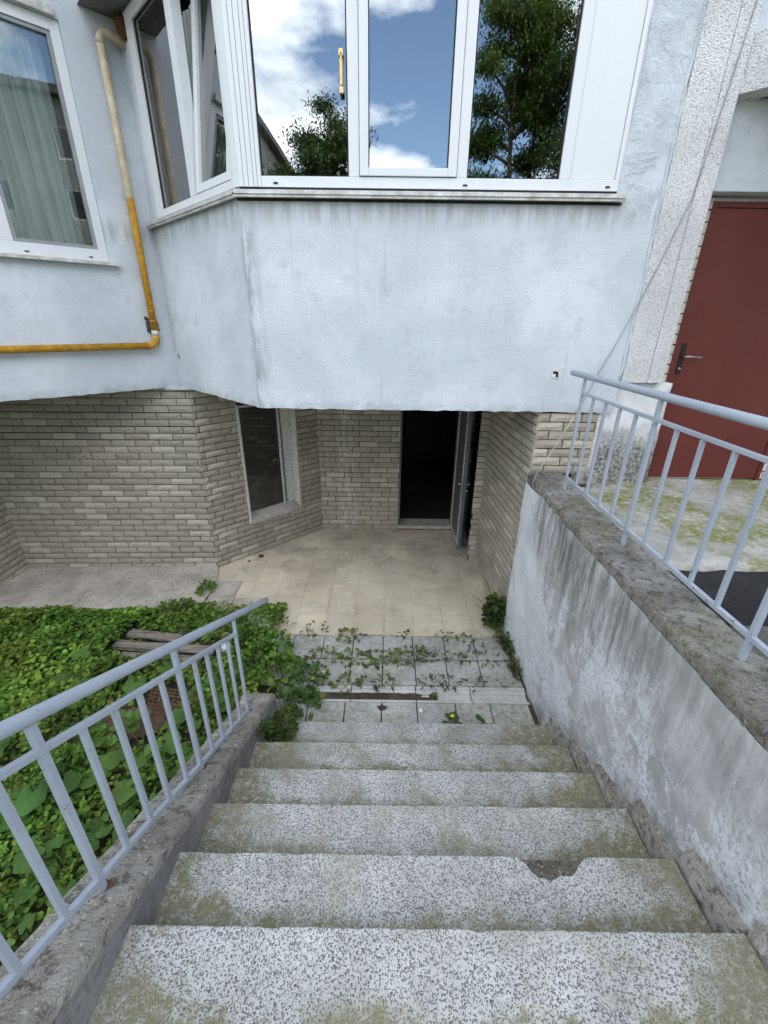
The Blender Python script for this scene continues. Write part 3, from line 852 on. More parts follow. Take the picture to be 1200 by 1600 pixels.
box(bm, 5.0, 5.2, 3.5, 9, 1.4, 15)
bm.faces.new([bm.verts.new(p) for p in ((1.62, 3.56, 1.4), (1.62, 9, 1.4), (1.62, 9, 15), (1.62, 3.56, 15))])
bm_obj('roof_slab', bm, M['soffit'], bld)

# ---- windows
def glass(P, a0, a1, z0, z1, d, parent, mat):
    bm = BM(); pbox(bm, P, a0, a1, z0, z1, d - .006, d)
    return bm_obj('pane', bm, M[mat], parent)
def seal(P, a0, a1, z0, z1, d, parent):
    bm = BM(); frame_boxes(bm, P, a0 - .004, a1 + .004, z0 - .004, z1 + .004, .008, d - .004, d + .004)
    bm_obj('seal', bm, M['gasket'], parent)
# front window of the bay
bm = BM(); D0, D1 = -.06, .012
pbox(bm, FRONT, -.955, -.812, 3.512, WZ, D0, D1 + .004)
pbox(bm, FRONT, -.812, 1.465, 3.512, 3.571, D0, D1)
pbox(bm, FRONT, -.812, 1.465, WZ - .07, WZ, D0, D1)
pbox(bm, FRONT, -.252, -.186, 3.571, WZ - .07, D0, D1)
pbox(bm, FRONT, .432, .496, 3.571, WZ - .07, D0, D1)
pbox(bm, FRONT, 1.084, 1.150, 3.571, WZ - .07, D0, D1)
pbox(bm, FRONT, 1.440, 1.465, 3.571, WZ - .07, D0, D1)
wf = bm_obj('window', bm, M['pvc'], bld, bevel=.003); wf['label'] = 'wide white front window of the bay with three panes and a side panel'
for a0, a1 in ((-.812, -.252), (.496, 1.084)):
    glass(FRONT, a0 + .004, a1 - .004, 3.575, WZ - .074, -.012, wf, 'glass'); seal(FRONT, a0 + .004, a1 - .004, 3.575, WZ - .074, -.008, wf)
bm = BM(); frame_boxes(bm, FRONT, -.183, .429, 3.575, WZ - .074, .055, -.04, .022, .044)
bm_obj('sash', bm, M['pvc'], wf, bevel=.004)
glass(FRONT, -.126, .371, 3.619, WZ - .13, -.002, wf, 'glass'); seal(FRONT, -.126, .371, 3.619, WZ - .13, .002, wf)
bm = BM(); pbox(bm, FRONT, 1.152, 1.438, 3.573, WZ - .072, -.04, .004)
bm_obj('infill_panel', bm, M['pvc'], wf, bevel=.003)
bm = BM()
for g_ in (-.925, -.895, -.862, -.838): pbox(bm, FRONT, g_, g_ + .0035, 3.513, WZ, .010, .0175)
bm_obj('post_groove', bm, M['pvc_grey'], wf)
bm = BM()
for g_ in (-.735, .475, 1.385): pbox(bm, FRONT, g_, g_ + .028, 3.528, 3.538, .008, .0155)
bm_obj('drain_slot', bm, M['gasket'], wf)
bm = BM(); pbox(bm, FRONT, -.296, -.276, 3.985, 4.165, -.075, -.066); pbox(bm, FRONT, -.292, -.280, 4.005, 4.155, -.058, -.045)
pbox(bm, FRONT, -.299, -.273, 4.135, 4.168, -.066, -.045); pbox(bm, FRONT, -.299, -.273, 3.968, 4.0, -.066, -.045)
# fitted on the outer face of the sash stile
for v in bm.verts: v.co.y -= .075
bm_obj('window_handle', bm, M['brass'], wf, bevel=.003)
# sheet metal sills
def sill(P, a0, a1, z):
    bm = BM(); prof = [(-.03, z + .022), (.055, z + .006), (.055, z - .016), (.046, z - .016), (.046, z - .002), (-.03, z + .012)]
    L = [[bm.verts.new(P.pt(a, zz, d)) for d, zz in prof] for a in (a0, a1)]
    for k in range(len(prof)): bm.faces.new([L[0][k], L[1][k], L[1][(k + 1) % 6], L[0][(k + 1) % 6]])
    bm.faces.new(L[0]); bm.faces.new(L[1])
    return bm
bm = sill(FRONT, -.985, 1.51, 3.484); bm_obj('metal_sill', bm, M['zinc'], wf)
bm = BM(); pbox(bm, FRONT, -.985, 1.515, 3.452, 3.467, .030, .047); bm_obj('sill_lip', bm, M['zinc'], wf)
bm = BM(); pbox(bm, FRONT, -.955, 1.465, 3.5035, 3.5125, -.02, .0095); pbox(bm, FRONT, -.98, 1.51, 3.4395, 3.452, .0, .012); bm_obj('sill_gap_shade', bm, M['gasket'], wf)  # black strips stand in for the frame gap and shade under the lip
# chamfer window
bm = BM()
pbox(bm, CHAM, -1.40, -1.275, 3.512, WZ, D0, D1); pbox(bm, CHAM, -1.275, -.02, 3.512, 3.56, D0, D1); pbox(bm, CHAM, -1.275, -.02, WZ - .07, WZ, D0, D1)
pbox(bm, CHAM, -.700, -.610, 3.56, WZ - .07, D0, D1); pbox(bm, CHAM, -.072, -.02, 3.56, WZ - .07, D0, D1)
wc = bm_obj('window', bm, M['pvc'], bld, bevel=.003); wc['label'] = 'narrow white bay window with its sash tilted open'
glass(CHAM, -1.271, -.704, 3.564, WZ - .074, -.012, wc, 'glass_green'); seal(CHAM, -1.271, -.704, 3.564, WZ - .074, -.008, wc)
ps = bpy.data.objects
sash = BM(); TL = Pl((-.97, 3.38), (S2, -S2), (-S2, -S2))
TILT = .13
class TiltPl(Pl):
    def pt(s, a, z, d=0): return s.p0 + s.u * a + s.n * (d - (z - 3.565) * TILT) + Vector((0, 0, z))
TP = TiltPl((-.97, 3.38), (S2, -S2), (-S2, -S2))
frame_boxes(sash, TP, -.600, -.078, 3.566, WZ - .08, .052, -.045, .010)
sh = bm_obj('sash', sash, M['pvc'], wc, bevel=.003)
glass(TP, -.546, -.132, 3.62, WZ - .134, -.012, wc, 'glass_green')
bm = sill(CHAM, -1.73, .0, 3.484); bm_obj('metal_sill', bm, M['zinc'], wc)
bm = BM(); pbox(bm, CHAM, -1.70, .02, 3.452, 3.467, .028, .046); bm_obj('sill_lip', bm, M['zinc'], wc)
# corner post cover between the two
bm = BM(); bm.faces.new([bm.verts.new(p) for p in (CHAM.pt(-.022, 3.513, .0165), CHAM.pt(-.022, WZ, .0165), FRONT.pt(-.953, WZ, .0165), FRONT.pt(-.953, 3.513, .0165))])
bm_obj('corner_post', bm, M['pvc'], wc)
# left window
bm = BM(); E0, E1 = -.075, -.012
pbox(bm, LEFT, -.470, -.407, 3.168, 4.668, E0, E1); pbox(bm, LEFT, -1.75, -.470, 3.168, 3.255, E0, E1); pbox(bm, LEFT, -1.75, -.470, 4.60, 4.668, E0, E1)
pbox(bm, LEFT, -1.135, -1.03, 3.255, 4.60, E0, E1)
pbox(bm, LEFT, -1.75, -1.70, 3.255, 4.60, E0, E1)
wl = bm_obj('window', bm, M['pvc'], bld, bevel=.003); wl['label'] = 'white window left of the gas pipe with a sheer curtain'
bm = BM(); frame_boxes(bm, LEFT, -1.028, -.472, 3.258, 4.598, .022, -.05, -.022); bm_obj('screen_frame', bm, M['pvc_grey'], wl)
glass(LEFT, -1.006, -.494, 3.28, 4.576, -.045, wl, 'glass_side'); glass(LEFT, -1.70, -1.135, 3.258, 4.598, -.045, wl, 'glass_side')
bm = sill(LEFT, -1.8, -.345, 3.155); bm_obj('metal_sill', bm, M['zinc'], wl)
bm = BM()
for g_ in (-.98, -.55): pbox(bm, LEFT, g_, g_ + .028, 3.19, 3.199, -.014, -.0085)
bm_obj('drain_slot', bm, M['gasket'], wl)
bm = BM(); pbox(bm, LEFT, -1.75, -.43, 4.672, 4.73, -.02, .03); bm_obj('blind_box', bm, M['zinc'], wl, bevel=.006)
# curtains hang inside: things of their own
def curtain(P, a0, a1, z0, z1, d, label, loc):
    t = thing('curtain', label, 'curtain', loc)
    bm = BM(); n = 90; g = []
    for i in range(n + 1):
        a = a0 + (a1 - a0) * i / n
        w = .018 * math.sin(a * 62) + .012 * math.sin(a * 137 + 1)
        g.append([bm.verts.new(P.pt(a, z, d + w * (1 if z < z1 else .6))) for z in (z0, z1)])
    for i in range(n): bm.faces.new([g[i][0], g[i + 1][0], g[i + 1][1], g[i][1]])
    bm_obj('cloth', bm, M['curtain'], t, smooth=True)
curtain(LEFT, -1.75, -.52, 3.2, 4.65, -.15, 'pleated sheer curtain behind the left window', tuple(LEFT.pt(-1, 3.2, -.22)))
curtain(CHAM, -1.25, -.04, 3.5, 4.75, -.27, 'grey sheer curtain behind the tilted bay sash', tuple(CHAM.pt(-.3, 3.5, -.36)))
# basement window
bm = BM(); frame_boxes(bm, BCHAM, .489, 1.213, .464, 1.858, .045, -.15, -.105, .06, right=.12)
pbox(bm, BCHAM, 1.035, 1.06, .524, 1.81, -.115, -.085)
wb = bm_obj('window', bm, M['oldpaint'], bld, bevel=.004); wb['label'] = 'old white basement window with a dusty dark pane'
glass(BCHAM, .534, 1.093, .524, 1.813, -.125, wb, 'glass_old')
bm = BM(); pbox(bm, BCHAM, .470, .497, .44, 1.87, -.10, .022); pbox(bm, BCHAM, 1.206, 1.232, .44, 1.87, -.10, .016)
bm_obj('window_trim', bm, M['oldpaint'], wb, bevel=.004)
bm = BM(); vs_ = [BCHAM.pt(a, z, d) for a in (.480, 1.222) for z, d in ((.425, -.10), (.425, .030), (.462, .030), (.525, -.105))]
v = [bm.verts.new(p) for p in vs_]
for f in ((0, 1, 2, 3), (7, 6, 5, 4), (0, 4, 5, 1), (1, 5, 6, 2), (2, 6, 7, 3), (3, 7, 4, 0)): bm.faces.new([v[i] for i in f])
bm_obj('window_ledge', bm, M['apron'], wb)

# ---- doors
bm = BM(); frame_boxes(bm, PDOOR, .192, 1.215, 1.515, 3.50, .034, -.06, .012, .004)
rd = bm_obj('door', bm, M['red'], bld, bevel=.003); rd['label'] = 'oxide red steel door with a lever handle'
bm = BM(); pbox(bm, PDOOR, .229, 1.178, 1.535, 3.463, -.05, .004); bm_obj('door_leaf', bm, M['red'], rd, bevel=.004)
bm = BM(); pbox(bm, PDOOR, .252, .286, 2.385, 2.610, .004, .014)
bm_obj('handle_plate', bm, M['gasket'], rd, bevel=.004)
bm = BM(); tube(bm, [PDOOR.pt(.268, 2.515, .012), PDOOR.pt(.268, 2.515, .055), PDOOR.pt(.285, 2.516, .060), PDOOR.pt(.385, 2.512, .058), PDOOR.pt(.396, 2.506, .050)], .008, 8)
tube(bm, [PDOOR.pt(.268, 2.425, .012), PDOOR.pt(.268, 2.425, .020)], .011, 10)
bm_obj('handle', bm, M['steel'], rd, smooth=True)
PB = Pl((0, 5.62), (1, 0), (0, -1))
bm = BM()
pbox(bm, PB, .192, .222, .03, 1.98, -.06, .05); pbox(bm, PB, .950, .985, .03, 1.98, -.06, .05); pbox(bm, PB, .222, .950, 1.94, 1.98, -.06, .05)
bd = bm_obj('door', bm, M['greydoor'], bld, bevel=.003); bd['label'] = 'grey metal basement door standing open on a dark room'
bm = BM(); box(bm, .955, .992, 4.905, 5.575, .03, 1.93); bm_obj('door_leaf', bm, M['greydoor'], bd, bevel=.004)
bm = BM(); box(bm, .948, .9545, 4.95, 5.00, .08, 1.90); box(bm, .948, .9545, 5.50, 5.572, .08, 1.90); box(bm, .948, .9545, 5.0, 5.5, .08, .13); box(bm, .948, .9545, 5.0, 5.5, 1.85, 1.90)
bm_obj('door_edge', bm, M['zinc'], bd)
bm = BM()
for sx in (-1, 1):
    x = .973 + sx * .02
    tube(bm, [(x, 4.96, .92), (x + sx * .05, 4.96, .92), (x + sx * .055, 4.985, .92), (x + sx * .055, 5.07, .918)], .010, 8)
    box(bm, x + (-.004 if sx < 0 else -.002), x + (.002 if sx < 0 else .004), 4.945, 4.975, .80, .97)
tube(bm, [(.994, 4.96, .83), (1.02, 4.96, .83)], .012, 8)
bm_obj('handle', bm, M['steel'], bd)
bm = BM(); box(bm, .20, .97, 5.545, 5.80, -.01, .062); bm_obj('threshold', bm, M['apron'], bd, bevel=.008)
bm = BM(); box(bm, .198, .97, 5.541, 5.5455, .0, .018); bm_obj('threshold_bar', bm, M['rust'], bd)

# ---- small wall damage
bm = BM(); pbox(bm, FRONT, 1.248, 1.292, 2.366, 2.408, -.02, .0035); bm_obj('vent_hole', bm, M['gasket'], bld)
bm = BM(); frame_boxes(bm, FRONT, 1.240, 1.300, 2.358, 2.416, .009, -.01, .007)
for v in bm.verts: v.co += Vector((rnd.uniform(-.004, .004), 0, rnd.uniform(-.004, .004)))
pbox(bm, FRONT, 1.250, 1.272, 2.368, 2.388, -.01, .0052)
bm_obj('hole_rim', bm, M['whitepaint'], bld)
bm = BM(); pts = [CHAM.pt(-1.50 + .008 * k, 2.420 - .011 * k + .006 * (k % 2), .002) for k in range(5)]
tube(bm, pts, [.002, .006, .004, .006, .002], 6); bm_obj('plaster_chip', bm, M['gasket'], bld)
# settlement crack beside the chamfer window
bm = BM(); z = 3.50; pts = []
while z < 4.74: pts.append(CHAM.pt(-1.415 + .006 * fbm((z * 9, 3, 3)), z, .001)); z += .03
tube(bm, pts, [.003 + .004 * abs(fbm((p.z * 14, 0, 0))) for p in pts], 5); bm_obj('foam_joint', bm, M['mortarblob'], bld)
bm = BM()
for k in range(14):
    c = CHAM.pt(-1.47 + rnd.uniform(-.05, .04), 4.72 + rnd.uniform(-.06, .06), .01)
    bmesh.ops.create_icosphere(bm, subdivisions=1, radius=rnd.uniform(.02, .045), matrix=Matrix.Translation(c))
bm_obj('foam_filler', bm, M['foam'], bld)
bm = BM(); bm.faces.new([bm.verts.new(p) for p in (LEFT.pt(-.26, 4.80, .0), LEFT.pt(0, 4.80, .0), CHAM.pt(-.4, 4.80, 0), CHAM.pt(-.4, 4.80, .05), LEFT.pt(-.26, 4.80, .55))])
bm_obj('balcony_soffit', bm, M['soffit'], bld)

# ------------------------------------------------------------------ gas pipe
PR = .0295; DP = .055
pipe = thing('gas_pipe', 'yellow and cream gas pipe elbowed along the left plaster wall', 'pipe', tuple(LEFT.pt(-.16, 2.5, DP)))
def arc(c0, c1, c2, n=6):
    c0, c1, c2 = map(Vector, (c0, c1, c2))
    return [(1 - t) ** 2 * c0 + 2 * t * (1 - t) * c1 + t * t * c2 for t in [k / n for k in range(n + 1)]]
A0 = -.165
bm = BM(); pts = [LEFT.pt(-4.3, 2.495, DP), LEFT.pt(A0 - .085, 2.498, DP)]; tube(bm, pts, PR, 14); bm_obj('horizontal_run', bm, M['pipe'], pipe, smooth=True)
bm = BM(); tube(bm, arc(LEFT.pt(A0 - .085, 2.498, DP), LEFT.pt(A0, 2.498, DP), LEFT.pt(A0, 2.585, DP), 8), PR + .003, 14); bm_obj('elbow', bm, M['pipe'], pipe, smooth=True)
bm = BM(); tube(bm, [LEFT.pt(A0 - .10, 2.498, DP), LEFT.pt(A0 - .085, 2.498, DP)], PR + .006, 14); tube(bm, [LEFT.pt(A0, 2.70, DP), LEFT.pt(A0, 2.715, DP)], PR + .006, 14)
tube(bm, [LEFT.pt(A0, 2.79, DP), LEFT.pt(A0, 2.80, DP)], PR + .005, 14); bm_obj('collar', bm, M['pipe'], pipe, smooth=True)
bm = BM(); tube(bm, [LEFT.pt(A0, 2.585, DP), LEFT.pt(A0, 3.3, DP), LEFT.pt(A0 - .004, 3.9, DP + .01), LEFT.pt(A0 - .004, 4.60, DP + .01)], PR, 14); bm_obj('riser', bm, M['pipe'], pipe, smooth=True)
bm = BM(); tube(bm, arc(LEFT.pt(A0 - .004, 4.60, DP + .01), LEFT.pt(A0 - .004, 4.672, DP + .01), LEFT.pt(A0 + .07, 4.668, DP + .01), 8) + [LEFT.pt(A0 + .21, 4.63, DP + .02)], PR + .001, 14)
bm_obj('branch', bm, M['pipe'], pipe, smooth=True)
bm = BM()
for k in range(34):
    c = LEFT.pt(A0 + rnd.uniform(-.045, .05), rnd.uniform(2.61, 2.735), .004)
    bmesh.ops.create_icosphere(bm, subdivisions=1, radius=rnd.uniform(.012, .022), matrix=Matrix.Translation(c))
bm_obj('mortar_collar', bm, M['mortarblob'], pipe)
bm = BM(); tube(bm, [LEFT.pt(A0, 2.588, DP), LEFT.pt(A0, 2.628, DP)], PR + .0016, 14)
for k in range(8):
    bmesh.ops.create_icosphere(bm, subdivisions=1, radius=rnd.uniform(.008, .014), matrix=Matrix.Translation(LEFT.pt(A0 + rnd.uniform(-.02, .03), rnd.uniform(2.56, 2.63), DP * .6)))
bm_obj('paint_dab', bm, M['whitepaint'], pipe, smooth=True)

# thin cable down the pebble dash to the retaining wall
cb = thing('cable', 'thin cable running down the pebble dash to the retaining wall end', 'cable', (1.22, 3.30, 1.64))
def cable(name, pts, r, mat):
    bm = BM(); P = []
    for a, b_ in zip(pts, pts[1:]):
        a, b_ = Vector(a), Vector(b_)
        for k in range(8):
            t = k / 8; p = a.lerp(b_, t); p.z -= .02 * math.sin(math.pi * t) * (a - b_).length
            P.append(p)
    P.append(Vector(pts[-1])); tube(bm, P, r, 6); bm_obj(name, bm, mat, cb, smooth=True)
cable('upper_run', [(2.10, 3.346, 5.2), (2.035, 3.346, 4.39), (1.953, 3.346, 3.50), (1.766, 3.346, 2.885), (1.585, 3.355, 2.40), (1.46, 3.345, 2.08)], .0035, M['cable_grey'])
cable('lower_run', [(1.46, 3.345, 2.08), (1.22, 3.275, 1.645)], .0045, M['cable'])
cable('loose_end', [(1.22, 3.275, 1.645), (1.19, 3.24, 1.60), (1.172, 3.30, 1.20), (1.168, 3.36, .75), (1.166, 3.22, .55)], .003, M['cable_grey'])

# ------------------------------------------------------------------ staircase
N0, T0, Z0, R0 = .705, .29, .994, .1657
stairs = thing('staircase', 'worn terrazzo concrete staircase with mossy treads descending to the terrace', 'stairs', (.19, 2.15, 0))
XL, XR = -.79, 1.145
CX = (XL + XR) / 2
for k in range(6):
    yn, z = N0 + T0 * k, Z0 - R0 * k
    depth = T0 + .035 if k else 2.2
    W = (XR - XL) / 2 + .002 * k
    bm = BM(); nx = 96; outer = []
    for i in range(nx + 1):                                          # front arris, with chips
        x = -W + 2 * W * i / nx
        y = .0025 * fbm((x * 9, k * 3, 0)) - max(0, .012 * (fbm((x * 11, k * 7, 4)) - .35))
        if k == 1:                                                    # the broken nosing
            wx = x + CX
            for cx_, ww, dd in ((.655, .12, .075), (.74, .07, .035), (.60, .055, .03)):
                y -= dd * max(0, 1 - abs(wx - cx_) / ww) * (1 + .25 * fbm((wx * 60, 0, 0)))
        outer.append((x, y))
    t = .038
    top0 = [bm.verts.new((x, y - .004, 0)) for x, y in outer]; top1 = [bm.verts.new((x, y, -.005)) for x, y in outer]
    bot = [bm.verts.new((x, y * .9, -t)) for x, y in outer]; back = [bm.verts.new((x, -depth, 0)) for x, _ in outer]
    inn = [bm.verts.new((x, -.10, -t)) for x, _ in outer]
    for i in range(nx):
        bm.faces.new([back[i], back[i + 1], top0[i + 1], top0[i]]); bm.faces.new([top0[i], top0[i + 1], top1[i + 1], top1[i]])
        bm.faces.new([top1[i], top1[i + 1], bot[i + 1], bot[i]]); bm.faces.new([bot[i], bot[i + 1], inn[i + 1], inn[i]])
    for s_ in (0, nx): bm.faces.new([back[s_], top0[s_], top1[s_], bot[s_], inn[s_]])
    o = bm_obj('step', bm, M['terrazzo'], stairs, (CX, yn, z))
    at = o.data.attributes.new('mossy', 'FLOAT', 'POINT')
    at.data.foreach_set('value', np.array([1.0 if v.co.z > -.02 else .4 for v in o.data.vertices], np.float32))
    if k == 1:
        bm = BM(); g = []
        for i in range(25):
            x = .50 + .32 * i / 24; g.append([bm.verts.new((x, yn - .13 + .127 * j / 7, z - .006 - .007 * fbm((x * 45, j * 1.3, 0)) - .016 * (j / 7) ** 1.5)) for j in range(8)])
        for i in range(24):
            for j in range(7): bm.faces.new([g[i][j], g[i + 1][j], g[i + 1][j + 1], g[i][j + 1]])
        bm_obj('broken_bed', bm, M['rubble'], o)
        bm = BM(); rr_ = random.Random(21)
        for _ in range(34):
            rad = rr_.uniform(.002, .0065); px_ = .56 + .22 * rr_.random(); py_ = yn - .004 - .062 * rr_.random() ** 1.4
            m_ = Matrix.Translation((px_, py_, z - .004 - .016 * ((py_ - yn + .13) / .13) ** 2)) @ Matrix.Rotation(rr_.uniform(0, 3), 4, 'Z') @ Matrix.Diagonal((1, rr_.uniform(.6, 1), rr_.uniform(.4, .8), 1))
            bmesh.ops.create_icosphere(bm, subdivisions=1, radius=rad, matrix=m_)
        for v in bm.verts: v.co += Vector((rr_.uniform(-1, 1), rr_.uniform(-1, 1), rr_.uniform(-1, 1))) * .0009
        tag(bm_obj('crumbs', bm, M['stringer'], o), kind='stuff')
    bm = BM(); box(bm, XL + .01, XR - .002, yn - T0 - .02, yn - .022, z - R0 - .004 if k < 5 else -.06, z - t + .002)
    bm_obj('riser', bm, M['render'], o)

# left stringer wall
def st_z(y): return max(1.24 - .535 * (y - .468), .345) - .9 * max(0, y - 2.22)
SX0, SX1 = -.975, -.772
sw = thing('stringer_wall', 'low weathered concrete stringer wall carrying the left railing', 'wall', (-.87, 1.2, 0))
def ribbon(name, x0, x1, ya, yb, zf, mat, parent, amp, nx=10, ny=120, side=.06, edge=.012):
    bm = BM(); g = []
    for j in range(ny + 1):
        y = ya + (yb - ya) * j / ny; row = []
        for i in range(nx + 1):
            s_ = i / nx; x = x0 + (x1 - x0) * s_
            e = min(s_, 1 - s_) * (x1 - x0)
            drop = edge * max(0, 1 - e / .018) ** 2
            chip = max(0, fbm((x * 5, y * 13, 9)) - .15) * .006 if i in (0, nx) else 0
            xx = x + (amp * .9 * fbm((y * 9, i, 0)) + (chip if i == 0 else -chip) if i in (0, nx) else 0)
            row.append(bm.verts.new((xx, y, zf(y) - drop + amp * .8 * fbm((x * 14, y * 14, 2)))))
        lo = [bm.verts.new((row[0].co.x, y, zf(y) - side)), bm.verts.new((row[-1].co.x, y, zf(y) - side))]
        g.append([lo[0]] + row + [lo[1]])
    for j in range(ny):
        for i in range(nx + 2): bm.faces.new([g[j][i], g[j][i + 1], g[j + 1][i + 1], g[j + 1][i]])
    bm.faces.new(g[-1]); bm.faces.new(g[0])
    return bm_obj(name, bm, mat, parent, smooth=True)
ribbon('stringer_top', SX0, SX1, -.6, 2.30, st_z, M['stringer'], sw, .0095)
bm = BM(); ysn = [-.6 + 2.895 * k / 40 for k in range(41)]
L = [[bm.verts.new((x, y, z)) for y in ysn for z in (-.2, st_z(y) - .05)] for x in (SX0 + .006, SX1 - .006)]
for x_ in L:
    for k in range(40): bm.faces.new([x_[2 * k], x_[2 * k + 2], x_[2 * k + 3], x_[2 * k + 1]])
bm.faces.new([L[0][-2], L[0][-1], L[1][-1], L[1][-2]])
bm_obj('stringer_body', bm, M['render'], sw)

# right retaining wall
rw = thing('retaining_wall', 'tall stained retaining wall with peeling whitewash right of the stairs', 'wall', (1.3, 1.5, 0))
RX = 1.187
bm = BM(); ny, nz = 150, 56; g = []
for j in range(ny + 1):
    y = -1.4 + 4.78 * j / ny; row = []
    for i in range(nz + 1):
        z = -.1 + 1.632 * i / nz
        rnd_top = .020 * max(0, (z - 1.50) / .08) ** 2
        x = RX + .010 * fbm((y * 3.5, z * 3.5, 0)) + .004 * fbm((y * 18, z * 18, 5)) + rnd_top - .018 * smooth(2.9, 3.3, y)
        row.append(bm.verts.new((x, y, z)))
    g.append(row)
for j in range(ny):
    for i in range(nz): bm.faces.new([g[j][i], g[j + 1][i], g[j + 1][i + 1], g[j][i + 1]])
e_ = g[-1]; b_ = [bm.verts.new((1.30, v.co.y, v.co.z)) for v in e_]
for i in range(nz): bm.faces.new([e_[i], b_[i], b_[i + 1], e_[i + 1]])
bm_obj('wall_face', bm, M['retain'], rw, smooth=True)
def cop_z(y): return 1.588 + .018 * fbm((y * 1.7, 0, 0)) + .02 * smooth(2.9, 3.3, y)
ribbon('coping', RX + .006, 1.462, -1.4, 3.395, cop_z, M['coping'], rw, .0075, 22, 260, .10, .020)
bm = BM(); pts_t, pts_b, pts_o = [], [], []                            # mortar fillet stepping down along the treads
ny = 130
for j in range(ny + 1):
    y = .0 + 2.20 * j / ny
    k = max(0, min(5, math.ceil((y - N0) / T0 - 1e-6))) if y > N0 else 0
    zt = Z0 - R0 * k if y <= N0 + 5 * T0 else 0
    line = Z0 - .571 * (y - N0) + .055
    zz = zt + .035 + .42 * max(0, line - zt) + .018 * fbm((y * 9, 1, 8))
    pts_t.append(bm.verts.new((RX + .012, y, zz + .035))); pts_o.append(bm.verts.new((RX - .022 + .008 * fbm((y * 12, 4, 4)), y, zz))); pts_b.append(bm.verts.new((RX - .034, y, min(zt, zz) - .17)))
for j in range(ny):
    bm.faces.new([pts_t[j], pts_t[j + 1], pts_o[j + 1], pts_o[j]]); bm.faces.new([pts_o[j], pts_o[j + 1], pts_b[j + 1], pts_b[j]])
bm_obj('mortar_fillet', bm, M['stringer'], rw, smooth=True)

# ------------------------------------------------------------------ railings
def welds(t, pts, feet):
    bm = BM(); rr_ = random.Random(9)
    for p in pts:
        for k in range(3):
            c = Vector(p) + Vector((rr_.uniform(-.010, .010), rr_.uniform(-.010, .010), rr_.uniform(-.004, .004)))
            bmesh.ops.create_icosphere(bm, subdivisions=1, radius=rr_.uniform(.003, .0062), matrix=Matrix.Translation(c))
    bm_obj('weld', bm, M['rail'], t, smooth=True)
    if not feet: return
    bm = BM()
    for p in feet:
        for k in range(9):
            a = rr_.uniform(0, 6.28); c = Vector(p) + Vector((.018 * math.cos(a), .018 * math.sin(a), rr_.uniform(-.004, .003)))
            bmesh.ops.create_icosphere(bm, subdivisions=1, radius=rr_.uniform(.006, .013), matrix=Matrix.Translation(c))
    bm_obj('rust_scale', bm, M['rust'], t, smooth=True)
def railing_left():
    t = thing('railing', 'blue grey steel railing sloping down along the left stringer wall', 'railing', (-.87, 1.4, st_z(1.4)))
    x = -.87
    bot = lambda y: 1.289 - .5725 * (y - .489)
    mid = lambda y: 1.660 - .5385 * (y - .862)
    top = lambda y: 1.867 - .5295 * (y - .688)
    bm = BM(); tube(bm, [(x, y, top(y)) for y in (-1.0, 0, 1.2, 2.4, 2.655)] + [(x, 2.664, top(2.664))], [.0205] * 5 + [.015], 20); bm_obj('handrail', bm, M['rail'], t, smooth=True)
    bm = BM(); bar(bm, (x, -1, bot(-1)), (x, 2.03, bot(2.03)), .020, .020); bm_obj('bottom_rail', bm, M['rail'], t, bevel=.002)
    bm = BM(); bar(bm, (x, -1, mid(-1)), (x, 2.03, mid(2.03)), .022, .018); bm_obj('middle_rail', bm, M['rail'], t, bevel=.002)
    posts = [2.027, 1.395, .752, .115, -.52]
    for i, y in enumerate(posts):
        bm = BM(); bar(bm, (x, y, st_z(y) - .03), (x, y, top(y) - .015), .0205 if i else .018, .0205 if i else .018, (0, 1, 0)); bm_obj('post', bm, M['rail'], t, bevel=.002)
    for a, b_ in zip(posts, posts[1:]):
        for k in range(1, 5):
            y = a + (b_ - a) * k / 5 + rnd.uniform(-.006, .006)
            bm = BM(); bar(bm, (x, y, bot(y) + .010), (x, y + rnd.uniform(-.004, .004), mid(y) - .010), .017, .017, (0, 1, 0)); bm_obj('baluster', bm, M['rail'], t, bevel=.0015)
    W = [(x, posts[0] + (posts[-1] - posts[0]) * k / 20, f(posts[0] + (posts[-1] - posts[0]) * k / 20)) for k in range(21) for f in (bot, mid)]
    welds(t, W, [(x, y, st_z(y) - .004) for y in posts])
railing_left()
def railing_right():
    t = thing('railing', 'blue grey steel railing level along the top of the right retaining wall', 'railing', (1.35, 2.0, 1.59))
    x = 1.352
    bm = BM(); tube(bm, [(x, 3.265, 2.410), (x, 3.255, 2.411), (x, 2.1, 2.416), (x, .5, 2.42), (x, -1.3, 2.42)], [.015] + [.0205] * 4, 20); bm_obj('handrail', bm, M['rail'], t, smooth=True)
    bm = BM(); bar(bm, (x, 3.03, 1.688), (x, -1.3, 1.692), .020, .020); bm_obj('bottom_rail', bm, M['rail'], t, bevel=.002)
    bm = BM(); bar(bm, (x, 3.03, 2.300), (x, -1.3, 2.302), .022, .018); bm_obj('middle_rail', bm, M['rail'], t, bevel=.002)
    posts = [3.035, 2.157, 1.262, .36, -.54]
    for i, y in enumerate(posts):
        bm = BM(); bar(bm, (x, y, 1.56), (x, y, 2.405), .0205 if i else .018, .0205 if i else .018, (0, 1, 0)); bm_obj('post', bm, M['rail'], t, bevel=.002)
    for a, b_ in zip(posts, posts[1:]):
        for k in range(1, 5):
            y = a + (b_ - a) * k / 5 + rnd.uniform(-.006, .006)
            bm = BM(); bar(bm, (x, y, 1.70), (x + rnd.uniform(-.004, .004), y, 2.290), .017, .017, (0, 1, 0)); bm_obj('baluster', bm, M['rail'], t, bevel=.0015)
    W = [(x, posts[0] + (posts[-1] - posts[0]) * k / 20, z) for k in range(21) for z in (1.69, 2.30)]
    welds(t, W, [])
railing_right()

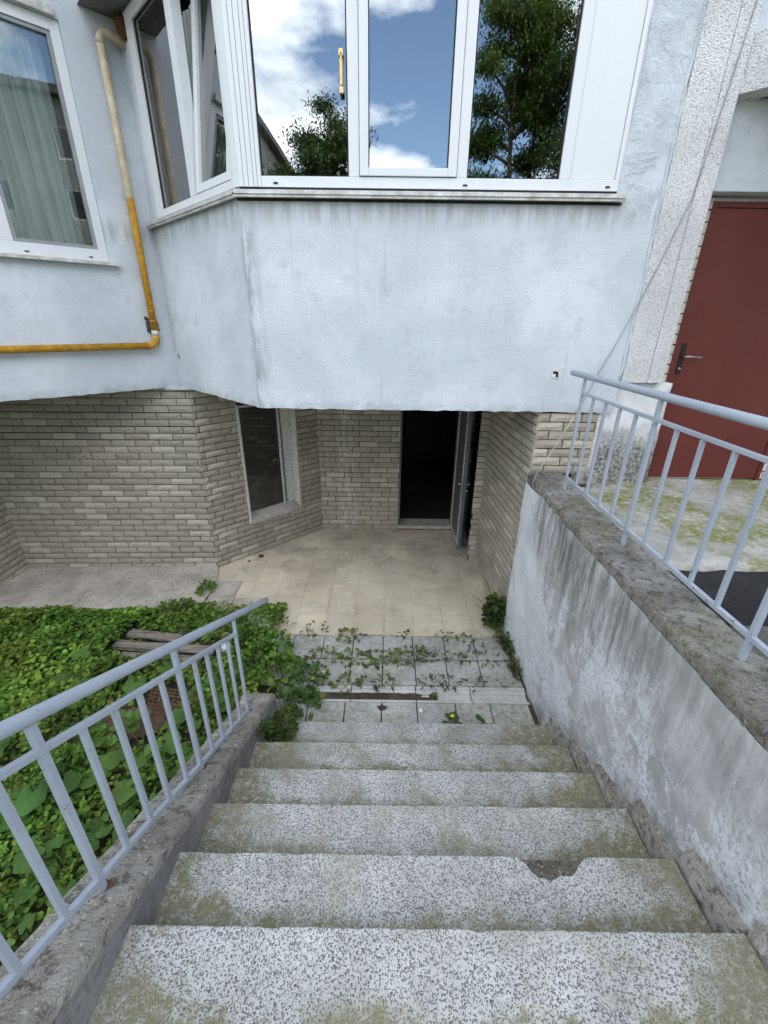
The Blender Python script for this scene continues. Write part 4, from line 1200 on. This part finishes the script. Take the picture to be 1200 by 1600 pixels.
# ------------------------------------------------------------------ vegetation
def leaf_shape(kind):
    if kind == 'round':      # ivy / clover like
        return np.array([(0, 0, 0), (-.42, .25, .05), (-.46, .62, .04), (0, 1, -.06), (.46, .62, .04), (.42, .25, .05), (0, .5, -.03)]), [np.array([[0, 6, 2, 1], [6, 3, 2, 2][:3] + [2]][:1]), np.array([[6, 3, 2], [6, 4, 3], [0, 5, 4]]), np.array([[0, 4, 6]])]
    if kind == 'lance':
        return np.array([(0, 0, 0), (-.2, .4, .03), (0, 1, -.12), (.2, .4, .03)]), [np.array([[0, 3, 2, 1]])]
    if kind == 'lobed':      # celandine like, three lobes
        return np.array([(0, 0, 0), (-.2, .30, .02), (-.52, .42, -.03), (-.26, .56, .02), (-.22, .86, 0), (0, 1, -.07), (.22, .86, 0), (.26, .56, .02), (.52, .42, -.03), (.2, .30, .02), (0, .5, -.05)]), \
            [np.array([[10, i + 1, i] for i in range(1, 9)] + [[10, 1, 0], [10, 0, 9]])]
def scatter(P, yaw, tilt, roll, size, kind, cols):
    base, faces = leaf_shape(kind); n = len(P)
    B = np.repeat(base[None], n, 0) * size[:, None, None]
    def rot(B, ang, i, j):
        c, s_ = np.cos(ang)[:, None], np.sin(ang)[:, None]; a, b_ = B[:, :, i].copy(), B[:, :, j].copy()
        B[:, :, i] = a * c - b_ * s_; B[:, :, j] = a * s_ + b_ * c
    rot(B, roll, 0, 2); rot(B, tilt, 1, 2); rot(B, yaw, 0, 1)
    V = (B + P[:, None, :]).reshape(-1, 3); m_ = len(base)
    F = [(f[None] + (np.arange(n) * m_)[:, None, None]).reshape(-1, f.shape[1]) for f in faces]
    return V, F, np.repeat(cols, m_, 0)
def tints(n, lo, hi, rng_=nrg, yellow=.04):
    t = rng_.random((n, 1)); c = np.array(lo) * (1 - t) + np.array(hi) * t
    k = rng_.random(n) < yellow; c[k] = np.array((.17, .14, .03)) * (.6 + .6 * rng_.random((k.sum(), 1)))
    return c
def merge(parts):
    V, F, T, b0 = [], {}, [], 0
    for v, f, t in parts:
        V.append(v); T.append(t)
        for ff in f: F.setdefault(ff.shape[1], []).append(ff + b0)
        b0 += len(v)
    return np.concatenate(V), [np.concatenate(x) for x in F.values()], np.concatenate(T)
def veg(name, parts, parent=None, loc=(0, 0, 0)):
    V, F, T = merge(parts)
    return mesh_obj(name, np_mesh(name, V, F, T), M['leaf'], parent, loc)
def blades(P, h, lean, w, cols, rng_=nrg):
    n = len(P); yaw = rng_.random(n) * 6.283; V = []
    d = np.stack([np.cos(yaw), np.sin(yaw), np.zeros(n)], 1); sd_ = np.stack([-np.sin(yaw), np.cos(yaw), np.zeros(n)], 1)
    up = np.array([0, 0, 1.0])
    pts = []
    for s_, ww in ((0, 1), (.5, .8), (.85, .4), (1.0, .03)):
        c = P + up * (h * (s_ - .28 * lean * s_ * s_))[:, None] + d * (h * lean * s_ * s_)[:, None]
        pts += [c - sd_ * (w * ww / 2)[:, None], c + sd_ * (w * ww / 2)[:, None]]
    V = np.stack(pts, 1).reshape(-1, 3)
    f = np.array([[0, 1, 3, 2], [2, 3, 5, 4], [4, 5, 7, 6]])
    return V, [(f[None] + (np.arange(n) * 8)[:, None, None]).reshape(-1, 4)], np.repeat(cols, 8, 0)

# ground cover of the garden
def cover_mask(x, y):
    """(density, height, leaf size) of the creeping cover"""
    if y > apron_edge(x) - .01 + .03 * fbm((x * 8, 1, 1)) or x > -.99 or x < -4.2: return 0, 0, 0
    if -2.12 < x < -1.42 and 2.02 < y < 2.62: return (.06, .02, .03) if fbm((x * 5, y * 5, 1)) < .25 else (.5, .05, .035)
    if -2.42 < x < -1.44 and 2.86 < y < 3.28: return .10, .02, .03
    if x < -2.28 + .12 * fbm((y * 2, 0, 0)) and y > 2.2: return 1, .16 + .06 * fbm((x * 2, y * 2, 3)), .033
    return max(.25, min(.9, .55 + 1.1 * fbm((x * 2.2, y * 2.2, 5)))), .08 + .07 * fbm((x * 3, y * 3, 5)), .028
P, SZ, TL_, H_ = [], [], [], []
r = random.Random(5)
for _ in range(72000):
    x, y = r.uniform(-4.2, -.98), r.uniform(.25, 3.75)
    den, hh, sz = cover_mask(x, y)
    if r.random() > den: continue
    edge = smooth(0, .22, apron_edge(x) - y)
    lay = r.random() ** .5
    P.append((x, y, -.03 + (.35 + .65 * edge) * hh * lay + .03)); SZ.append(sz * r.uniform(.6, 1.4)); H_.append(lay)
P = np.array(P); n = len(P); H_ = np.array(H_)
parts = [scatter(P, nrg.random(n) * 6.283, nrg.normal(.15, .38, n), nrg.normal(0, .3, n), np.array(SZ), 'round', tints(n, (.045, .115, .015), (.24, .41, .06)))]
tag(veg('ground_cover', parts), kind='stuff')
P = []
for _ in range(9000):
    x, y = r.uniform(-4.2, -.98), r.uniform(.3, 3.7)
    k = 0
    if -2.55 < x < -1.9 and 2.6 < y < 3.5: k = .55
    if -1.35 < x < -.98 and 2.4 < y < 3.35: k = .9
    if y < 2.2: k = max(k, .18 + .9 * max(0, fbm((x * 3, y * 3, 8)) - .05))
    if y > apron_edge(x) - .02: k = 0
    if r.random() < k: P.append((x, y, -.02))
P = np.array(P); n = len(P)
tag(veg('grass', [blades(P, .06 + .12 * nrg.random(n), .3 + .7 * nrg.random(n), .0035 + .003 * nrg.random(n), tints(n, (.03, .06, .012), (.09, .15, .03)))]), kind='stuff')

# broad leaved plants: each leaf an object of its own
def broad_mesh(k):
    rr = random.Random(60 + k); bm = BM(); n = 16; c = bm.verts.new((0, .42, -.05)); ring = []; mid = []
    for i in range(n):
        a = 2 * math.pi * i / n - math.pi / 2
        lob = 1 + .10 * math.cos(5 * (a - math.pi / 2)) + rr.uniform(-.04, .04)
        if i == 0: lob *= .35
        x, y = .52 * lob * math.cos(a), .5 + .52 * lob * math.sin(a)
        ring.append(bm.verts.new((x, y, .03 * math.sin(5 * a) - .12 * (x * x) * 2 - .10 * max(0, y - .6))))
        mid.append(bm.verts.new((x * .55, .42 + (y - .42) * .55, -.01 + .012 * (1 if i % 3 else -1.6))))
    for i in range(n):
        j = (i + 1) % n
        bm.faces.new([ring[i], ring[j], mid[j], mid[i]]); bm.faces.new([mid[i], mid[j], c])
    bmesh.ops.recalc_face_normals(bm, faces=bm.faces)
    me = bpy.data.meshes.new('leaf'); bm.to_mesh(me); bm.free(); me.shade_smooth()
    g_ = rr.random(); t = np.ones((len(me.vertices), 4), np.float32); t[:, :3] = np.array((.06, .14, .03)) * (1 - g_) + np.array((.14, .26, .06)) * g_
    a = me.attributes.new('tint', 'FLOAT_COLOR', 'POINT'); a.data.foreach_set('color', t.ravel()); me.materials.append(M['leaf'])
    return me
BROAD = [broad_mesh(k) for k in range(6)]
def broad_plant(x, y, n, size, label, h=.16, group='broad leaved weeds in the garden'):
    t = thing('broadleaf_plant', label, 'plant', (x, y, -.02), group)
    bm = BM(); tips = []
    for i in range(n):
        a = 6.283 * i / n + rnd.uniform(-.5, .5); rr_ = size * rnd.uniform(.5, 1.3); hz = h * rnd.uniform(.6, 1.3)
        p = Vector((x + rr_ * math.cos(a), y + rr_ * math.sin(a), hz)); tips.append((p, a))
        tube(bm, arc((x, y, -.02), (x + .3 * rr_ * math.cos(a), y + .3 * rr_ * math.sin(a), hz * .8), p, 4), .0035, 5)
    st = bm_obj('stem', bm, M['leaf'], t)
    at = st.data.attributes.new('tint', 'FLOAT_COLOR', 'POINT'); at.data.foreach_set('color', np.tile(np.array((.08, .12, .03, 1), np.float32), len(st.data.vertices)))
    for p, a in tips:
        o = bpy.data.objects.new('leaf', BROAD[rnd.randrange(6)]); o.location = p
        o.rotation_euler = (rnd.uniform(-.35, .25), rnd.uniform(-.3, .3), a - math.pi / 2 + rnd.uniform(-.5, .5)); s_ = size * rnd.uniform(.75, 1.25)
        o.scale = (s_, s_, s_); link(o, t)
for x, y, n, s_, lab in (
        (-2.05, 1.80, 6, .15, 'broad leaved weed growing below the brown sheet'), (-1.62, 2.02, 7, .14, 'broad leaved weed at the lower edge of the rusty grating'),
        (-1.40, 1.72, 6, .13, 'broad leaved weed behind the middle of the left railing'), (-1.95, 2.72, 5, .13, 'broad leaved weed between grating and timber boards'),
        (-2.35, 2.60, 5, .12, 'broad leaved weed left of the grating under the handrail'), (-1.30, 2.28, 6, .10, 'low broad leaved weed right of the rusty grating'),
        (-1.62, 1.28, 6, .11, 'broad leaved weed beside the stringer near the bottom of the photo'), (-2.25, 1.45, 6, .13, 'broad leaved weed between the first two left posts'),
        (-1.95, 1.02, 5, .11, 'broad leaved weed lowest at the left edge'), (-1.35, 1.30, 5, .09, 'small broad leaved weed against the stringer wall'),
        (-2.65, 1.85, 6, .12, 'broad leaved weed at the left edge below the handrail'), (-1.28, 2.62, 5, .09, 'small broad leaved weed near the end post')):
    broad_plant(x, y, n, s_, lab)
for x, y, sz, lab in (
        (-1.22, 1.05, .07, 'small leafy weed against the stringer, lowest in the photo'), (-1.18, 1.50, .075, 'small leafy weed against the stringer beside the middle post'),
        (-1.15, 1.95, .07, 'small leafy weed against the stringer below the grating'), (-1.52, 1.55, .08, 'small leafy weed between two broad leaved plants left of the stringer'),
        (-1.75, 1.42, .085, 'small leafy weed in the thick growth below the nearest left post'), (-1.60, .98, .07, 'small leafy weed at the bottom edge of the garden'),
        (-2.45, 1.20, .085, 'small leafy weed at the left edge under the middle rail'), (-1.85, 2.12, .075, 'small leafy weed touching the lower corner of the brown sheet')):
    broad_plant(x, y, 6, sz, lab, .13, 'small weeds below the left railing')

# lower shrubby weeds: one thing each
def tuft(x, y, z, n, rad, h, leaf, lab, kind='lobed', lo=(.065, .15, .022), hi=(.18, .33, .06), name='weed', flowers=0, grp='weeds in the paving joints', grass=0, sx=1.0, sy=1.0):
    t = thing(name, lab, 'weed', (x, y, z), grp)
    q = np.random.default_rng(int(abs(x * 997 + y * 1313) * 10) + n)
    rr_ = rad * np.sqrt(q.random(n)); a = q.random(n) * 6.283
    hh = h * (.25 + .75 * q.random(n)) * (1 - .55 * (rr_ / rad) ** 2)
    P = np.stack([x + sx * rr_ * np.cos(a), y + sy * rr_ * np.sin(a), z + hh], 1)
    parts = [scatter(P, a - math.pi / 2 + q.normal(0, .6, n), q.normal(.05, .4, n), q.normal(0, .3, n), leaf * (.6 + .8 * q.random(n)), kind, tints(n, lo, hi, q, .05))]
    m_ = max(3, n // 3)
    for i in range(m_):
        p0 = np.array((x + .25 * (P[i, 0] - x), y + .25 * (P[i, 1] - y), z - .01)); parts_b = P[i]
        d = parts_b - p0; s_ = np.cross(d, (0, 0, 1.)); s_ = s_ / (np.linalg.norm(s_) + 1e-6) * .002
        V = np.array([p0 - s_, p0 + s_, parts_b + s_ * .5, parts_b - s_ * .5]); parts.append((V, [np.array([[0, 1, 2, 3]])], np.tile((.07, .10, .03), (4, 1))))
    if grass:
        g_ = q.random(grass) * 6.283; rg = rad * .6 * np.sqrt(q.random(grass))
        PP = np.stack([x + sx * rg * np.cos(g_), y + sy * rg * np.sin(g_), np.full(grass, z)], 1)
        parts.append(blades(PP, h * (.7 + .8 * q.random(grass)), .3 + .9 * q.random(grass), .004 + .003 * q.random(grass), tints(grass, (.05, .085, .02), (.12, .17, .05), q, .12), q))
    veg('foliage', parts, t)
    for i in range(flowers):
        bm = BM(); c = Vector(P[(i * 7) % n]) + Vector((0, 0, .03))
        for k in range(4):
            aa = 1.57 * k + .3; pts = [c, c + Vector((.011 * math.cos(aa - .5), .011 * math.sin(aa - .5), .004)), c + Vector((.017 * math.cos(aa), .017 * math.sin(aa), .006)), c + Vector((.011 * math.cos(aa + .5), .011 * math.sin(aa + .5), .004))]
            bm.faces.new([bm.verts.new(p) for p in pts])
        bm_obj('flower', bm, M['petal'], t)
    return t
G2 = 'leafy weeds at the stair foot'
tuft(-.95, 3.00, -.02, 170, .13, .26, .042, 'bright feathery weed clump beyond the stringer end', grp=G2, sy=1.1)
tuft(-.84, 2.74, -.02, 210, .17, .24, .046, 'bright green weed clump left of the drain', grp=G2)
tuft(-.62, 2.62, -.02, 110, .16, .22, .050, 'leafy weed with a yellow flower covering the drain end', lo=(.05, .12, .03), hi=(.13, .24, .06), flowers=2, grp=G2)
tuft(-.60, 2.42, -.0, 60, .12, .15, .060, 'larger leaved weed over the last slab row', lo=(.05, .11, .03), hi=(.12, .22, .06), grp=G2)
tuft(-.76, 2.38, .0, 80, .11, .18, .050, 'leafy weed hanging over the stringer end', lo=(.045, .10, .03), hi=(.11, .20, .05), grp=G2)
tuft(-.68, 2.07, .17, 150, .10, .10, .035, 'dark weed on the left end of the lowest step', lo=(.03, .075, .015), hi=(.075, .15, .03), grp=G2, grass=40)
tuft(-.75, 1.93, .34, 40, .05, .08, .03, 'thin grassy weed hanging beside the second lowest step', grp=G2, grass=30, kind='lance')
tuft(1.10, 3.45, -.0, 150, .10, .32, .07, 'tall leafy weed tuft at the foot of the right wall', lo=(.03, .065, .015), hi=(.08, .15, .03), grp=G2, grass=110, sx=.7)
tuft(1.13, 3.12, -.0, 40, .09, .12, .05, 'dry grassy tuft leaning along the right wall', grp=G2, grass=170, sx=.5, sy=2.2, kind='lance', lo=(.07, .08, .03), hi=(.14, .14, .06))
tuft(1.13, 2.82, -.0, 26, .07, .10, .05, 'sparse dry grass by the right end of the slab row', grp=G2, grass=70, sx=.4, sy=1.8, kind='lance', lo=(.07, .08, .03), hi=(.13, .13, .05))
G3 = 'garden weeds near the timber boards'
tuft(-2.02, 3.42, -.02, 520, .24, .22, .048, 'leafy bush of weeds beyond the timber boards', grp=G3, sx=1.3)
tuft(-1.62, 3.36, -.02, 320, .20, .14, .042, 'leafy bush of weeds under the handrail end', grp=G3, sx=1.3)
tuft(-1.93, 3.93, .02, 60, .10, .10, .05, 'small green weed in the apron crack', grp=G3)
tuft(-1.22, 3.20, -.02, 60, .14, .10, .05, 'grassy weed tuft between boulder and paving', grp=G3, grass=160, lo=(.03, .06, .012), hi=(.06, .11, .025))
tuft(-1.20, 2.72, -.02, 90, .18, .12, .055, 'grassy weed patch behind the left end post', grp=G3, grass=200, lo=(.02, .05, .01), hi=(.06, .11, .025))
JO, JH = (.08, .125, .03), (.19, .24, .07)
for x, y, n, rad, h, lf, lab in (
        (-.93, 3.30, 26, .07, .20, .045, 'thin upright weed at the left corner of the sandy tiles'),
        (-.72, 3.29, 26, .06, .10, .045, 'small weed between sandy tile and grey slab, first from the left'),
        (-.62, 3.33, 20, .07, .14, .04, 'brownish weed stalk at the sandy tile edge'),
        (-.30, 3.24, 44, .09, .09, .045, 'spreading weed cluster in the tile edge left of centre'),
        (.22, 3.27, 16, .05, .06, .035, 'wilted weed at the tile edge right of centre'),
        (.58, 3.25, 26, .05, .10, .04, 'weed at the tile edge before the right slabs'),
        (.78, 3.22, 24, .05, .08, .04, 'weed at the tile edge near the right wall'),
        (.86, 3.10, 34, .07, .09, .045, 'weed growing in the joint between the last two slabs'),
        (-.52, 2.95, 60, .12, .08, .05, 'leafy weed in the slab joint, leftmost of the row'),
        (-.36, 2.95, 50, .10, .05, .045, 'second weed of the slab joint row'),
        (-.22, 2.95, 60, .11, .06, .045, 'third weed of the slab joint row'),
        (-.06, 2.94, 60, .11, .05, .045, 'weed in the slab joint just left of the middle'),
        (.10, 2.95, 50, .10, .05, .045, 'weed in the slab joint just right of the middle'),
        (.25, 2.96, 60, .10, .12, .05, 'tallest weed of the slab joint row with upright leaves'),
        (.40, 2.95, 24, .07, .04, .035, 'flat weed in the slab joint right of the tall one'),
        (.53, 2.98, 26, .06, .09, .04, 'slim weed rising from the slab joint'),
        (.68, 2.95, 24, .07, .04, .035, 'small weed in the slab joint toward the right'),
        (.95, 2.95, 30, .09, .05, .04, 'rightmost weed of the slab joint row'),
        (-.30, 2.66, 36, .08, .09, .05, 'weed with a yellow bud on the drain edge, leftmost'),
        (-.14, 2.66, 26, .07, .07, .05, 'weed on the drain edge left of centre'),
        (.02, 2.67, 34, .06, .10, .05, 'upright weed on the drain edge at the middle'),
        (.42, 2.67, 46, .09, .11, .05, 'spiky weed on the drain edge right of centre'),
        (.55, 2.67, 26, .06, .09, .05, 'second spiky weed on the drain edge'),
        (.76, 2.67, 30, .07, .08, .045, 'weed on the drain edge toward the right wall'),
        (1.02, 2.69, 14, .05, .06, .035, 'tiny wilted weed at the right end of the drain')):
    tuft(x, y, -.01, int(n * .72), rad, h * .85, lf * .92, lab, 'lance' if n % 4 == 2 else 'lobed', JO, JH, flowers=1 if 'yellow bud' in lab else 0, sx=1.4)
# two weeds on the last slab row: larger leaves as parts
def slab_weed(x, y, n, size, h, lab, flower):
    t = thing('weed', lab, 'weed', (x, y, 0), 'weeds on the last slab row')
    bm = BM(); tube(bm, [(x, y, -.01), (x + .004, y, h * .5), (x, y, h)], .003, 6); st = bm_obj('stem', bm, M['leaf'], t)
    at = st.data.attributes.new('tint', 'FLOAT_COLOR', 'POINT'); at.data.foreach_set('color', np.tile(np.array((.08, .13, .03, 1), np.float32), len(st.data.vertices)))
    for i in range(n):
        a = 6.283 * i / n + .4; z = h * (.35 + .6 * ((i * 3) % n) / n)
        o = bpy.data.objects.new('leaf', BROAD[i % 6]); o.location = (x + .012 * math.cos(a), y + .012 * math.sin(a), z)
        o.rotation_euler = (rnd.uniform(-.2, .3), rnd.uniform(-.3, .3), a - math.pi / 2); s_ = size * rnd.uniform(.7, 1.2); o.scale = (s_ * .8, s_, s_); link(o, t)
    if flower:
        bm = BM()
        for k in range(5):
            a = 6.283 * k / 5; c = Vector((x, y, h + .012)); bm.faces.new([bm.verts.new(p) for p in (c, c + Vector((.012 * math.cos(a - .5), .012 * math.sin(a - .5), .004)), c + Vector((.018 * math.cos(a), .018 * math.sin(a), .008)), c + Vector((.012 * math.cos(a + .5), .012 * math.sin(a + .5), .004)))])
        bm_obj('flower', bm, M['petal'], t)
slab_weed(.505, 2.215, 8, .085, .15, 'yellow flowered weed standing at the edge of the lowest step', True)
slab_weed(.735, 2.23, 7, .06, .11, 'small round leaved weed right of the yellow flowered one', False)

# ------------------------------------------------------------------ loose things
pw = thing('dead_leaf', 'dark withered leaf lying on the slab below the stairs', 'leaf', (.005, 2.40, .004))
bm = BM()
for k in range(7):
    a = .45 * k + .2; L_ = .055 + .02 * (k % 2); c = Vector((.005 - .02 + .012 * k * .5, 2.40, .006))
    d_ = Vector((math.cos(a), math.sin(a) * .8, 0)); s_ = Vector((-d_.y, d_.x, 0)) * .013
    bm.faces.new([bm.verts.new(p) for p in (c, c + d_ * L_ * .5 + s_ + Vector((0, 0, .012)), c + d_ * L_ + Vector((0, 0, .004)), c + d_ * L_ * .5 - s_ + Vector((0, 0, .008)))])
bm_obj('leaflet', bm, M['deadleaf'], pw)
def pebble(name, x, y, z, r_, mat, lab, cat, flat=.5, grp=None):
    bm = BM(); bmesh.ops.create_icosphere(bm, subdivisions=2, radius=r_)
    for v in bm.verts:
        v.co *= 1 + .35 * fbm(v.co * (2.2 / r_) + Vector((x * 9, y * 9, 0))); v.co.z *= flat; v.co += Vector((x, y, z + r_ * flat * .6))
    o = bm_obj(name, bm, M[mat]); tag(o, lab, cat, grp)
pebble('stone', -1.545, 4.72, 0, .035, 'silt', 'small dark clod on the sandy tiles by the oblique wall', 'stone')
pebble('stone', -1.66, 4.60, 0, .018, 'silt', 'tiny dark crumb beside the oblique wall foot', 'stone')
pebble('stone', -1.40, 3.02, .02, .055, 'stone_white', 'white stone behind the left railing by the boards', 'stone', .7)
pebble('boulder', -1.22, 3.43, -.03, .16, 'stringer', 'flat grey boulder at the terrace corner beyond the handrail end', 'boulder', .35)
pebble('boulder', -1.10, 3.10, -.03, .10, 'stringer', 'rounded concrete lump left of the slab rows', 'boulder', .5)
for x, y, lab in ((.13, 4.30, 'white paper scrap in the middle of the terrace'), (-.47, 4.83, 'white paper scrap on the tiles near the back wall'), (-.75, 4.86, 'tiny white scrap near the oblique wall'), (.30, 2.40, 'tiny white scrap on the last slab row')):
    bm = BM(); n_ = 5; vs_ = [bm.verts.new((x + .022 * math.cos(6.28 * k / n_) * rnd.uniform(.5, 1.2), y + .022 * math.sin(6.28 * k / n_) * rnd.uniform(.5, 1.2), .004 + rnd.uniform(0, .006))) for k in range(n_)]
    bm.faces.new(vs_); r_ = bmesh.ops.extrude_face_region(bm, geom=bm.faces[:])
    for v in r_['geom']:
        if isinstance(v, bmesh.types.BMVert): v.co.z += .002
    tag(bm_obj('paper_scrap', bm, M['paper']), lab, 'litter', 'litter on the terrace')
# timber boards
for x0, y0, x1, y1, w, z, lab in ((-2.36, 3.20, -1.86, 3.12, .085, .05, 'short weathered board lying highest among the weeds'), (-2.42, 3.06, -1.50, 2.99, .09, .03, 'long weathered board under the handrail'), (-2.30, 2.93, -1.58, 2.88, .07, .02, 'narrow weathered board below the long one')):
    bm = BM(); bar(bm, (x0, y0, z), (x1, y1, z), w, .03); bmesh.ops.subdivide_edges(bm, edges=bm.edges, cuts=2)
    for v in bm.verts: v.co += Vector((0, rnd.uniform(-.006, .006), rnd.uniform(-.004, .004)))
    tag(bm_obj('timber_board', bm, M['timber']), lab, 'board', 'boards in the garden')
# rusty grating and brown sheet
gr = thing('grating', 'rusty wire grating lying among the weeds behind the railing', 'grating', (-1.65, 2.42, .04))
GO, GU, GV = Vector((-1.83, 2.56, .055)), Vector((.36, -.075, 0)), Vector((.075, -.24, 0))
bm = BM()
for k in range(10): tube(bm, [GO + GU * k / 9, GO + GU * k / 9 + GV + Vector((0, 0, .01))], .0035, 5)
bm_obj('long_wire', bm, M['rust'], gr)
bm = BM()
for k in range(8): tube(bm, [GO + GV * k / 7 + Vector((0, 0, .006)), GO + GV * k / 7 + GU + Vector((0, 0, .006))], .0035, 5)
bm_obj('cross_wire', bm, M['rust'], gr)
bm = BM(); c = [(-2.18, 2.28), (-1.62, 2.46), (-1.48, 2.22), (-2.02, 2.02)]
lo = [bm.verts.new((x, y, .012)) for x, y in c]; hi = [bm.verts.new((x, y, .022)) for x, y in c]
bm.faces.new(lo); bm.faces.new(hi)
for k in range(4): bm.faces.new([lo[k], lo[(k + 1) % 4], hi[(k + 1) % 4], hi[k]])
bmesh.ops.subdivide_edges(bm, edges=bm.edges, cuts=3, use_grid_fill=True)
for v in bm.verts: v.co.z += .012 * fbm((v.co.x * 4, v.co.y * 4, 0))
tag(bm_obj('metal_sheet', bm, M['brownsheet']), 'brown rusty sheet lying under the grating', 'sheet')

# ------------------------------------------------------------------ behind the photographer: what the panes reflect
def tree(x, y, z0, ht, rad, crown0, nl, lab, lo, hi, conic=False, seed=1):
    t = thing('tree', lab, 'tree', (x, y, z0), 'trees across the yard'); rr = random.Random(seed); q = np.random.default_rng(seed)
    bm = BM(); tube(bm, [(x, y, z0 - .1), (x + .1, y, z0 + ht * .4), (x, y + .1, z0 + ht * .95)], [ht * .012, ht * .009, .02], 8)
    clumps = []
    for k in range(34):
        s_ = rr.random(); zz = z0 + crown0 + (ht - crown0) * s_
        w = rad * ((1 - s_) ** .8 + .08 if conic else math.sin(math.pi * (.12 + .80 * s_)) ** .7) * rr.uniform(.45, 1.0)
        a = rr.uniform(0, 6.283); c = Vector((x + w * math.cos(a), y + w * math.sin(a), zz))
        base = Vector((x, y, max(z0 + crown0 * .7, zz - (.25 if conic else .55) * w)))
        tube(bm, arc(base, base.lerp(c, .5) + Vector((0, 0, .12 * w)), c, 4), [.05, .04, .03, .02, .012], 5); clumps.append((c, w))
    bm_obj('trunk', bm, M['bark'], t, smooth=True)
    P = []; per = nl // len(clumps)
    for c, w in clumps:
        rc = max(.35, rad * .30)
        pts = q.normal(0, 1, (per, 3)) * np.array((rc, rc, rc * .55)) * .62
        P.append(np.array(c) + pts)
        ax = q.random(per // 3)[:, None]; P.append(np.array((x, y, c.z)) * (1 - ax) + np.array(c) * ax + q.normal(0, .13, (per // 3, 3)))
    P = np.concatenate(P); n = len(P)
    veg('crown', [scatter(P, q.random(n) * 6.283, q.normal(-.3, .7, n), q.normal(0, .5, n), .105 * (.6 + .8 * q.random(n)), 'lance', tints(n, lo, hi, q, .02))], t)
tree(3.45, -9.0, 1.0, 9.8, 1.35, 3.2, 34000, 'tall loose tree reflected in the right bay pane', (.05, .10, .02), (.14, .22, .05), seed=3)
tree(5.1, -8.3, 1.0, 8.6, 1.8, 2.2, 34000, 'dense dark tree beside the tall one in the right pane', (.035, .07, .02), (.09, .15, .04), seed=4)
tree(4.5, -10.5, 1.0, 9.4, 1.3, 2.5, 22000, 'slim conifer behind the two reflected trees', (.015, .035, .012), (.04, .075, .025), True, seed=5)
tree(-1.75, -9.2, 1.0, 7.6, 1.15, 2.5, 20000, 'feathery tree reflected in the left bay pane', (.035, .075, .025), (.09, .16, .05), seed=6)
tree(-3.2, -9.6, 1.0, 5.9, 1.5, 1.5, 15000, 'low bushy tree reflected at the bottom of the left pane', (.025, .05, .012), (.06, .11, .028), seed=8)

def block(P, length, depth, z0, z1, rows, cols, lab):
    t = thing('apartment_block', lab, 'building', tuple(P.pt(length / 2, z0, 0)), 'blocks across the yard')
    holes = []
    for r_ in range(rows):
        for c_ in range(cols):
            a = length * (c_ + .5) / cols; z = z0 + 1.3 + (z1 - z0 - 1.2) * r_ / rows; holes.append((a - .75, a + .75, z, z + 1.5))
    bm = BM(); panel(bm, P, 0, length, z0, z1, holes, 0, .2)
    for a0, a1, b0, b1 in ((0, 0, 0, -depth), (length, length, 0, -depth), (0, length, -depth, -depth)):
        bm.faces.new([bm.verts.new(p) for p in (P.pt(a0, z0, b0), P.pt(a1, z0, b1), P.pt(a1, z1, b1), P.pt(a0, z1, b0))])
    bm_obj('facade', bm, M['facade_far'], t)
    bm = BM(); pbox(bm, P, -.4, length + .4, z1, z1 + .35, -depth - .4, .5); bm_obj('roof', bm, M['roof_far'], t)
    me = None
    for a0, a1, z, zt in holes:
        if me is None:
            bm = BM(); frame_boxes(bm, Pl((0, 0), tuple(P.u)[:2], tuple(P.n)[:2]), 0, 1.5, 0, 1.5, .08, -.12, -.04); pbox(bm, Pl((0, 0), tuple(P.u)[:2], tuple(P.n)[:2]), .71, .79, .08, 1.42, -.12, -.04)
            o = bm_obj('window', bm, M['pvc'], t, tuple(P.pt(a0, z, 0))); me = o.data
            bm = BM(); pbox(bm, Pl((0, 0), tuple(P.u)[:2], tuple(P.n)[:2]), .08, 1.42, .08, 1.42, -.11, -.10); pn = bm_obj('pane', bm, M['glass_far'], o, tuple(P.pt(a0, z, 0))); pm = pn.data
        else:
            o = mesh_obj('window', me, None, t, tuple(P.pt(a0, z, 0))); mesh_obj('pane', pm, None, o, tuple(P.pt(a0, z, 0)))
block(Pl((-8.0, -42), (0, 1), (1, 0)), 22, 10, 1, 13.2, 4, 6, 'pale block reflected at the left edge of the left bay pane')
dn = Vector((-.83, .55, 0)).normalized(); du = Vector((dn.y, -dn.x, 0)) * -1
block(Pl((22 - du.x * 16, -12.5 - du.y * 16), (du.x, du.y), (dn.x, dn.y)), 32, 10, 1, 13.4, 4, 8, 'pale block reflected in the curtained left window')
